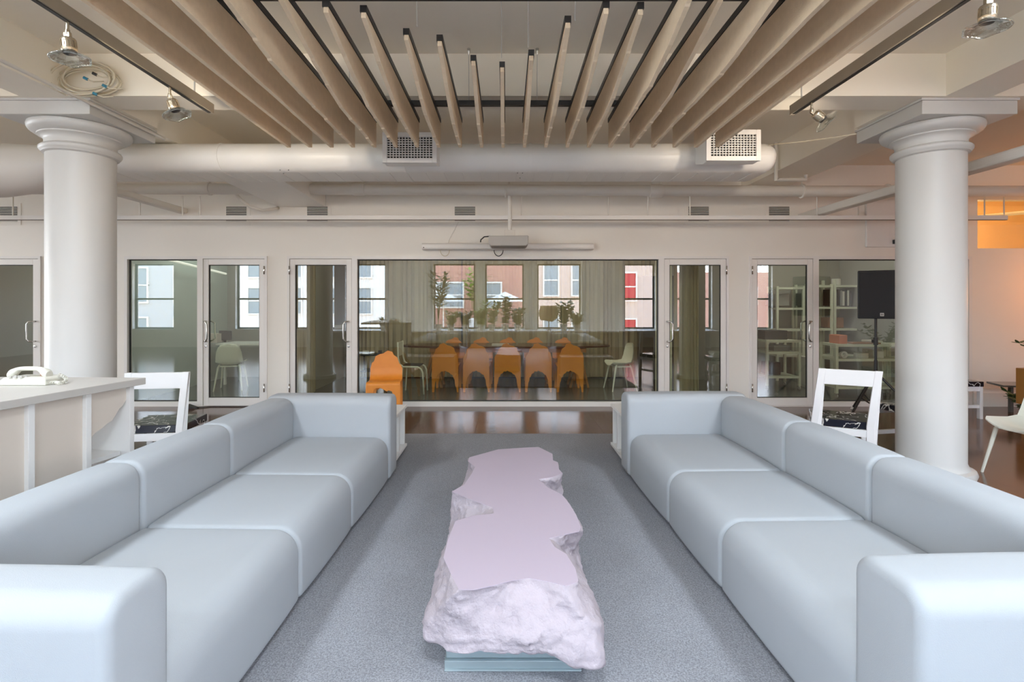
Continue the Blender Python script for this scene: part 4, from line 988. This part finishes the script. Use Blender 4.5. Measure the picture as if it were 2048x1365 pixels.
for (x, w, y, z, h, m_, nm, lab) in (
    (5.42, .10, 8.2, .62, .10, POT, 'tape_roll', None), (5.72, .20, 8.15, .62, .085, POT, 'white_tub', 'round white tub on the rack shelf'), (6.0, .11, 8.2, .62, .11, POT, 'cube_box', 'small white cube box on the rack shelf'),
    (5.40, .14, 8.2, .85, .14, SALMON, 'salmon_carton', 'salmon pink carton standing on the low rack'), (5.75, .45, 8.15, .85, .02, WOODT, 'brown_board', 'flat brown board on the low rack'), (5.95, .18, 8.2, .87, .03, POT, 'white_tray', 'white tray on the low rack'),
    (4.75, .4, 9.0, .86, .16, DARKG, 'dark_case', 'dark case on the rack behind the workshop door'), (4.85, .28, 9.0, .66, .10, BOXG, 'grey_carton', 'grey carton on the middle shelf behind the workshop door'), (4.72, .22, 9.0, .24, .22, DARKG, 'black_crate', 'black crate on the bottom shelf behind the workshop door'),
    (5.45, .3, 9.0, 0, .55, POT, 'white_bin', 'pale bin standing left of the low rack in the workshop'), (5.36, .35, 10.0, PZ(612, 10), .24, BOXG, 'grey_drawer_box', 'grey box on the left tall rack'), (5.95, .3, 10.0, PZ(612, 10), .25, BOXG, 'storage_box', 'grey box on the middle tall rack'),
    (6.45, .3, 10.0, PZ(656, 10), .2, WOODT, 'brown_box', 'brown box on the right tall rack'), (6.5, .16, 9.98, PZ(570, 10), .12, POT, 'round_tin', 'pale tin on top of the right tall rack')):
    if z > 2.5: continue
    if nm == 'tape_roll':
        bm = nb(); lathe(bm, [(.03, 0), (.055, 0), (.055, .05), (.03, .05), (.03, 0)], seg=20, cap=False, M=Matrix.Translation((x, 8.25, .675)) @ Matrix.Rotation(PI/2, 4, 'X')); o = obj(nm, bm, m_, smooth='auto'); lab = 'white tape roll standing on the low rack shelf'
    elif nm in ('white_tub', 'round_tin'):
        bm = nb(); lathe(bm, [(w/2*.95, z), (w/2, z+h*.1), (w/2, z+h)], (x, y+.1, 0), 24); o = obj(nm, bm, m_, smooth='auto')
    else:
        bm = nb(); box(bm, x-w/2, x+w/2, y, y+.25, z, z+h); o = obj(nm, bm, m_, bevel=.008)
    tag(o, lab, nm.replace('_', ' ').split()[-1])

dw = thing('door_wedge', 'black door wedge with a cable on the floor at the left office glass', 'door wedge', (PX(378, 7.3), 7.3, 0))
bm = nb(); prism(bm, [(PX(368, 7.3), 0), (PX(368, 7.3), .02), (PX(376, 7.3), .06), (PX(392, 7.3), .02), (PX(396, 7.3), 0)], 'y', 7.24, 7.34); obj('wedge', bm, BLACK, dw, world=True, bevel=.004)
bm = nb(); tube(bm, [(PX(392, 7.3), 7.3, .012), (PX(420, 7.4), 7.4, .008), (PX(520, 7.4), 7.4, .008)], .007, 6); obj('cable', bm, BLACK, dw, world=True)
# ================================================================== SPEAKER
SX_, SY_ = PX(1757, 6.7), 6.75
st = thing('speaker_stand', 'black tripod stand holding the loudspeaker left of the right column', 'speaker stand', (SX_, SY_, 0))
bm = nb(); tube(bm, [(SX_, SY_, .10), (SX_, SY_, .75)], .02, 12); tube(bm, [(SX_, SY_, .75), (SX_, SY_, PZ(636, SY_))], .016, 12); obj('pole', bm, BLACK, st, world=True, smooth='auto')
bm = nb(); lathe(bm, [(.03, .50), (.035, .53), (.03, .60), (.02, .62)], (SX_, SY_, 0), 16); box(bm, SX_-.05, SX_-.02, SY_-.01, SY_+.01, .98, 1.02); lathe(bm, [(.026, .95), (.026, 1.05)], (SX_, SY_, 0), 12); obj('collar', bm, BLACK, st, world=True, smooth='auto')
for a in (3.5, 5.6, 1.5):
    dx, dy = math.cos(a), math.sin(a)
    bm = nb(); tube(bm, [(SX_+dx*.03, SY_+dy*.03, .56), (SX_+dx*.50, SY_+dy*.50, .02)], .015, 8); o = obj('leg', bm, BLACK, st, world=True)
    bm = nb(); tube(bm, [(SX_+dx*.02, SY_+dy*.02, .14), (SX_+dx*.28, SY_+dy*.28, .27)], .009, 6); obj('brace', bm, BLACK, st, world=True)
    bm = nb(); tube(bm, [(SX_+dx*.485, SY_+dy*.485, .04), (SX_+dx*.515, SY_+dy*.515, .0)], .02, 8); obj('rubber_foot', bm, POT, o, label='white rubber foot')
sp = thing('loudspeaker', 'black loudspeaker on a tripod stand beside the right column', 'loudspeaker', (SX_+.06, SY_, PZ(638, SY_)))
x0 = PX(1722, 6.6); z0, z1 = PZ(638, 6.6), PZ(541, 6.6)
RS = Matrix.Translation((SX_+.06, SY_, 0)) @ Matrix.Rotation(-.50, 4, 'Z') @ Matrix.Translation((-x0-.26, -6.8, 0))
bm = nb(); prism(bm, [(x0-.01, 6.6), (x0+.53, 6.6), (x0+.47, 6.95), (x0+.05, 6.95)], 'z', z0, z1, RS); obj('cabinet', bm, DARKG, sp, world=True, bevel=.012)
bm = nb(); box(bm, x0+.01, x0+.51, 6.588, 6.60, z0+.02, z1-.02, RS); obj('grille', bm, mat('speaker_grille', (.014, .014, .016), .6, bump=.3, bs=400), sp, world=True, bevel=.004)
bm = nb(); xb = x0+.25; box(bm, xb-.02, xb+.02, 6.582, 6.588, z0+.035, z0+.075, RS); bd = obj('badge', bm, POT, sp, world=True, label='small white badge')
bm = nb(); box(bm, xb-.012, xb-.004, 6.580, 6.582, z0+.042, z0+.068, RS); box(bm, xb+.004, xb+.012, 6.580, 6.582, z0+.042, z0+.068, RS); obj('badge_mark', bm, DARKG, bd)

# ================================================================== PLANTS (right edge, and on the sill behind the camera)
def leaf(bm, base, tip, w, up=Vector((0, 0, 1))):
    base, tip = Vector(base), Vector(tip); d_ = tip-base; s_ = d_.cross(up); s_ = s_.normalized() if s_.length > 1e-6 else Vector((1, 0, 0))
    n_ = s_.cross(d_).normalized(); 
    L_ = [base, base+d_*.25-n_*0+s_*w*.42, base+d_*.5+s_*w*.5, base+d_*.8+s_*w*.3, tip, base+d_*.8-s_*w*.3, base+d_*.5-s_*w*.5, base+d_*.25-s_*w*.42]
    a = [bm.verts.new(p+n_*.002) for p in L_]; b = [bm.verts.new(p-n_*.002) for p in L_]
    bm.faces.new(a); bm.faces.new(b[::-1])
    for i in range(8): bm.faces.new((a[i], b[i], b[(i+1) % 8], a[(i+1) % 8]))
def potted(loc, h, nst, ll, lw, m_, lab, spread=.5, seed=1, name='potted_plant', pr=.13, ph_=.2, pot=True, group=None, bare=0):
    rnd = random.Random(seed); t_ = thing(name, lab, 'plant', loc, 0, group)
    if pot:
        bm = nb(); lathe(bm, [(pr*.7, 0), (pr, ph_), (pr*.9, ph_), (pr*.85, ph_*.8)], seg=24); obj('pot', bm, POT, t_, smooth='auto')
    z0 = ph_*.85 if pot else 0
    bs = nb(); bl = nb()
    for s in range(nst):
        a = rnd.uniform(0, 2*PI); r_ = rnd.uniform(.3, 1)*spread*h; hh = (h-z0)*rnd.uniform(.65, 1)
        P = [Vector((0, 0, z0-.02))+Vector((math.cos(a)*r_*u**1.6, math.sin(a)*r_*u**1.6, hh*u-.15*hh*u*u*(r_/h))) for u in [k/8 for k in range(9)]]
        tube(bs, P, [.008-.0007*k for k in range(9)], 5)
        for k in range(9):
            if k/8 < bare: continue
            for sg in (-1, 1, 0):
                p = P[k]; aa = a+sg*1.4+rnd.uniform(-.5, .5); el_ = rnd.uniform(-.1, .6)
                L2 = ll*rnd.uniform(.7, 1.15)
                if k < 1: continue
                leaf(bl, p, p+Vector((math.cos(aa)*math.cos(el_), math.sin(aa)*math.cos(el_), math.sin(el_)))*L2, lw*rnd.uniform(.8, 1.1))
    obj('stems', bs, LEAF, t_); obj('foliage', bl, m_, t_)
    return t_
# right edge: wooden planter with zz plant
Yp = 6.0
pb = thing('wooden_planter', 'tall amber wood planter at the right edge of the picture', 'planter', (6.67, 6.1, 0))
bm = nb(); box(bm, 6.37, 6.97, 5.8, 6.4, .25, PZ(747, 5.9)); obj('box', bm, WPLANT, pb, world=True, bevel=.006)
for x in (6.41, 6.89):
    for y in (5.84, 6.32):
        bm = nb(); tube(bm, [(x, y, .25), (x+(-.03 if x < 6.6 else .03), y, 0)], [.03, .02], 8); obj('leg', bm, WPLANT, pb, world=True)
potted((6.55, 6.1, PZ(750, 5.9)), .55, 11, .09, .045, LEAF, 'dark glossy leaved plant growing over the amber planter', .75, 4, pot=False)
potted((6.75, 6.62, .0), .42, 9, .09, .05, LEAF, 'low dark plant standing on the floor behind the amber planter', .8, 9, ph_=.1, pr=.09)
lt = thing('smoked_table', 'low smoked glass table in front of the orange lit wall', 'table', (6.2, 6.75, 0))
bm = nb(); prism(bm, [(6.75, 6.95), (8.0, 6.75), (8.2, 7.2), (6.85, 7.3)], 'z', .36, .385); obj('tabletop', bm, SMOKE, lt, world=True)
for (x, y) in ((6.95, 7.05), (7.9, 6.9), (7.95, 7.1)):
    bm = nb(); box(bm, x-.02, x+.02, y-.02, y+.02, 0, .36); obj('leg', bm, SMOKE, lt, world=True)

# ---- things along the window wall behind the camera; seen in the reflections
sill = thing('window_counter', 'long white counter under the windows, visible as a reflection', 'counter', (0, RY+.3, 0))
bm = nb(); box(bm, -6.5, 7.0, RY+.01, RY+.75, .56, .60); obj('worktop', bm, WLAM, sill, world=True)
for x in (-6.3, -4, -2, 0, 2, 4, 6.8): bm = nb(); box(bm, x, x+.04, RY+.05, RY+.45, 0, .56); obj('support', bm, WLAM, sill, world=True)
vd = 2*WY-(RY+.3)
def RP(px): return (px-CX)*vd/F
gp = 'plants on the counter under the windows'
for px, h, n_, ll, lw, m_, sp_, sd, bare, lab in (
    (878, 2.05, 13, .34, .09, LEAF, .16, 21, .40, 'tall spiky plant reflected at the left of the big window'), (903, .66, 9, .22, .08, LEAFY, .35, 22, 0, 'small bright plant right of the tall spiky one'), (932, .62, 10, .2, .07, LEAF, .4, 23, 0, 'small dark bushy plant between two windows'),
    (962, .72, 9, .2, .11, LEAFY, .3, 24, 0, 'lime green plant beside the middle window'), (984, 1.0, 9, .26, .08, LEAFY, .35, 25, 0, 'light green plant in the middle window'), (1010, 1.15, 9, .2, .13, LEAF, .2, 26, 0, 'upright broad leaved plant in the middle window'),
    (1035, .75, 8, .2, .12, LEAF, .3, 27, 0, 'dark plant at the right of the middle window'), (1126, .95, 9, .26, .13, LEAF, .3, 28, 0, 'rubber plant beside the hexagonal lamp'), (1152, .62, 9, .24, .10, LEAF, .45, 29, 0, 'low leafy plant under the right window'), (215+555, .45, 6, .16, .05, LEAF, .3, 30, 0, 'small plant left of the taupe curtain reflection')):
    potted((RP(px), RY+.55, .60), h, n_, ll, lw, m_, lab, sp_, sd, bare=bare, group=gp)
hx = thing('hexagonal_lamp', 'lamp with a dark hexagonal shade on the window counter', 'lamp', (RP(1098), RY+.3, .60))
bm = nb(); w_ = .34
prism(bm, [(-w_*.85, -.22), (-w_, .02), (-w_*.8, .26), (w_*.75, .26), (w_, .06), (w_*.8, -.16), (w_*.3, -.28)], 'y', -.13, .13, Matrix.Translation((RP(1098), RY+.3, 1.16))); obj('lamp_shade', bm, SHADE, hx, world=True, bevel=.01)
bm = nb(); lathe(bm, [(.09, .6), (.09, .62), (.015, .64), (.015, .95)], (RP(1098), RY+.3, 0), 20); obj('base', bm, DARKG, hx, world=True, smooth='auto')
tl = thing('table_lamp', 'table lamp with a square tan shade on the window counter', 'lamp', (RP(638), RY+.3, .60))
bm = nb(); box(bm, RP(628), RP(650), RY+.15, RY+.45, PZ(650, vd), PZ(622, vd)); obj('lamp_shade', bm, SHADE, tl, world=True, bevel=.01)
bm = nb(); lathe(bm, [(.08, .6), (.08, .62), (.014, .64), (.014, .8)], (RP(639), RY+.3, 0), 16); obj('base', bm, CHROME, tl, world=True, smooth='auto')

# ---- outside: facades across the street
BY = -16.0; bd_ = 2*WY-BY
def BX(px): return (px-CX)*bd_/F
def BZ(py): return EYE+(CY-py)*bd_/F
def building(px0, px1, py_top, m_, lab, wx, wz, wpx, zs, wm=GLSB, arch=False, depth=8):
    x0, x1 = BX(px0), BX(px1); b = thing('building', lab, 'building', ((x0+x1)/2, BY-depth/2, -12), 0, None)
    bm = nb(); box(bm, x0, x1, BY-depth, BY, -12, BZ(py_top)); obj('wall', bm, m_, b, world=True)
    x = x0+wpx*.35
    while x+wx < x1:
        for z in zs:
            if z+wz > BZ(py_top)-.2: continue
            bm = nb(); frame_rect(bm, x, x+wx, z, z+wz, .09, BY, BY+.09); box(bm, x, x+wx, BY, BY+.06, z+wz*.5-.04, z+wz*.5+.04); f = obj('window', bm, CANV, b, world=True)
            bm = nb(); box(bm, x+.07, x+wx-.07, BY+.002, BY+.03, z+.07, z+wz-.07); obj('pane', bm, wm, f)
        x += wpx
building(230, 440, 500, GREYB, 'grey building with white framed windows across the street, far left', 1.1, 2.2, 2.6, (-5, -1.5, 1.5, 5))
building(470, 800, 490, STONE, 'pale stone building with grey windows across the street', 1.25, 1.7, 2.1, (-4.6, -1.9, .8, 3.0, 5.4))
building(845, 1062, 490, REDF, 'red-brown building behind the terrace across the street', 1.7, 1.6, 2.3, (1.2, 3.4, 5.8))
building(1066, 1190, 495, TAN, 'tan brick building with tall windows across the street', 1.0, 2.0, 1.7, (-4.2, -1.2, 1.9, 4.6))
building(1225, 1330, 490, TAN, 'narrow tan building right of the tan brick one', .9, 1.8, 1.7, (-4.2, -1.2, 1.6, 4.4), wm=mat('red_shutter', (.5, .03, .04), .6))
building(1345, 1640, 545, BRICK, 'low brick building across the street, on the right', .8, 1.1, 3.2, (-3.4, -.6, 1.4))
bm = nb(); box(bm, BX(845), BX(1062), BY+.0, BY+3.2, -12, BZ(655)); tag(obj('terrace', bm, ROOFT), 'flat concrete roof terrace in front of the red-brown building', 'terrace')
for px, lab in ((893, 'left white canvas parasol on the terrace'), (1010, 'right white canvas parasol on the terrace')):
    u = thing('parasol', lab, 'parasol', (BX(px), BY+1.6, BZ(655)), 0, 'parasols on the terrace')
    bm = nb(); lathe(bm, [(1.25, 1.55), (.02, 2.1), (.01, 2.12)], (BX(px), BY+1.6, BZ(655)), 4); obj('canopy', bm, CANV, u, world=True)
    bm = nb(); tube(bm, [(BX(px), BY+1.6, BZ(655)), (BX(px), BY+1.6, BZ(655)+1.7)], .03, 6); obj('pole', bm, CANV, u, world=True)
potted((BX(952), BY+1.6, BZ(655)), 3.6, 16, .45, .22, LEAFY, 'small bright green tree on the terrace', .2, 41, name='terrace_tree', pr=.4, ph_=.6, bare=.4)
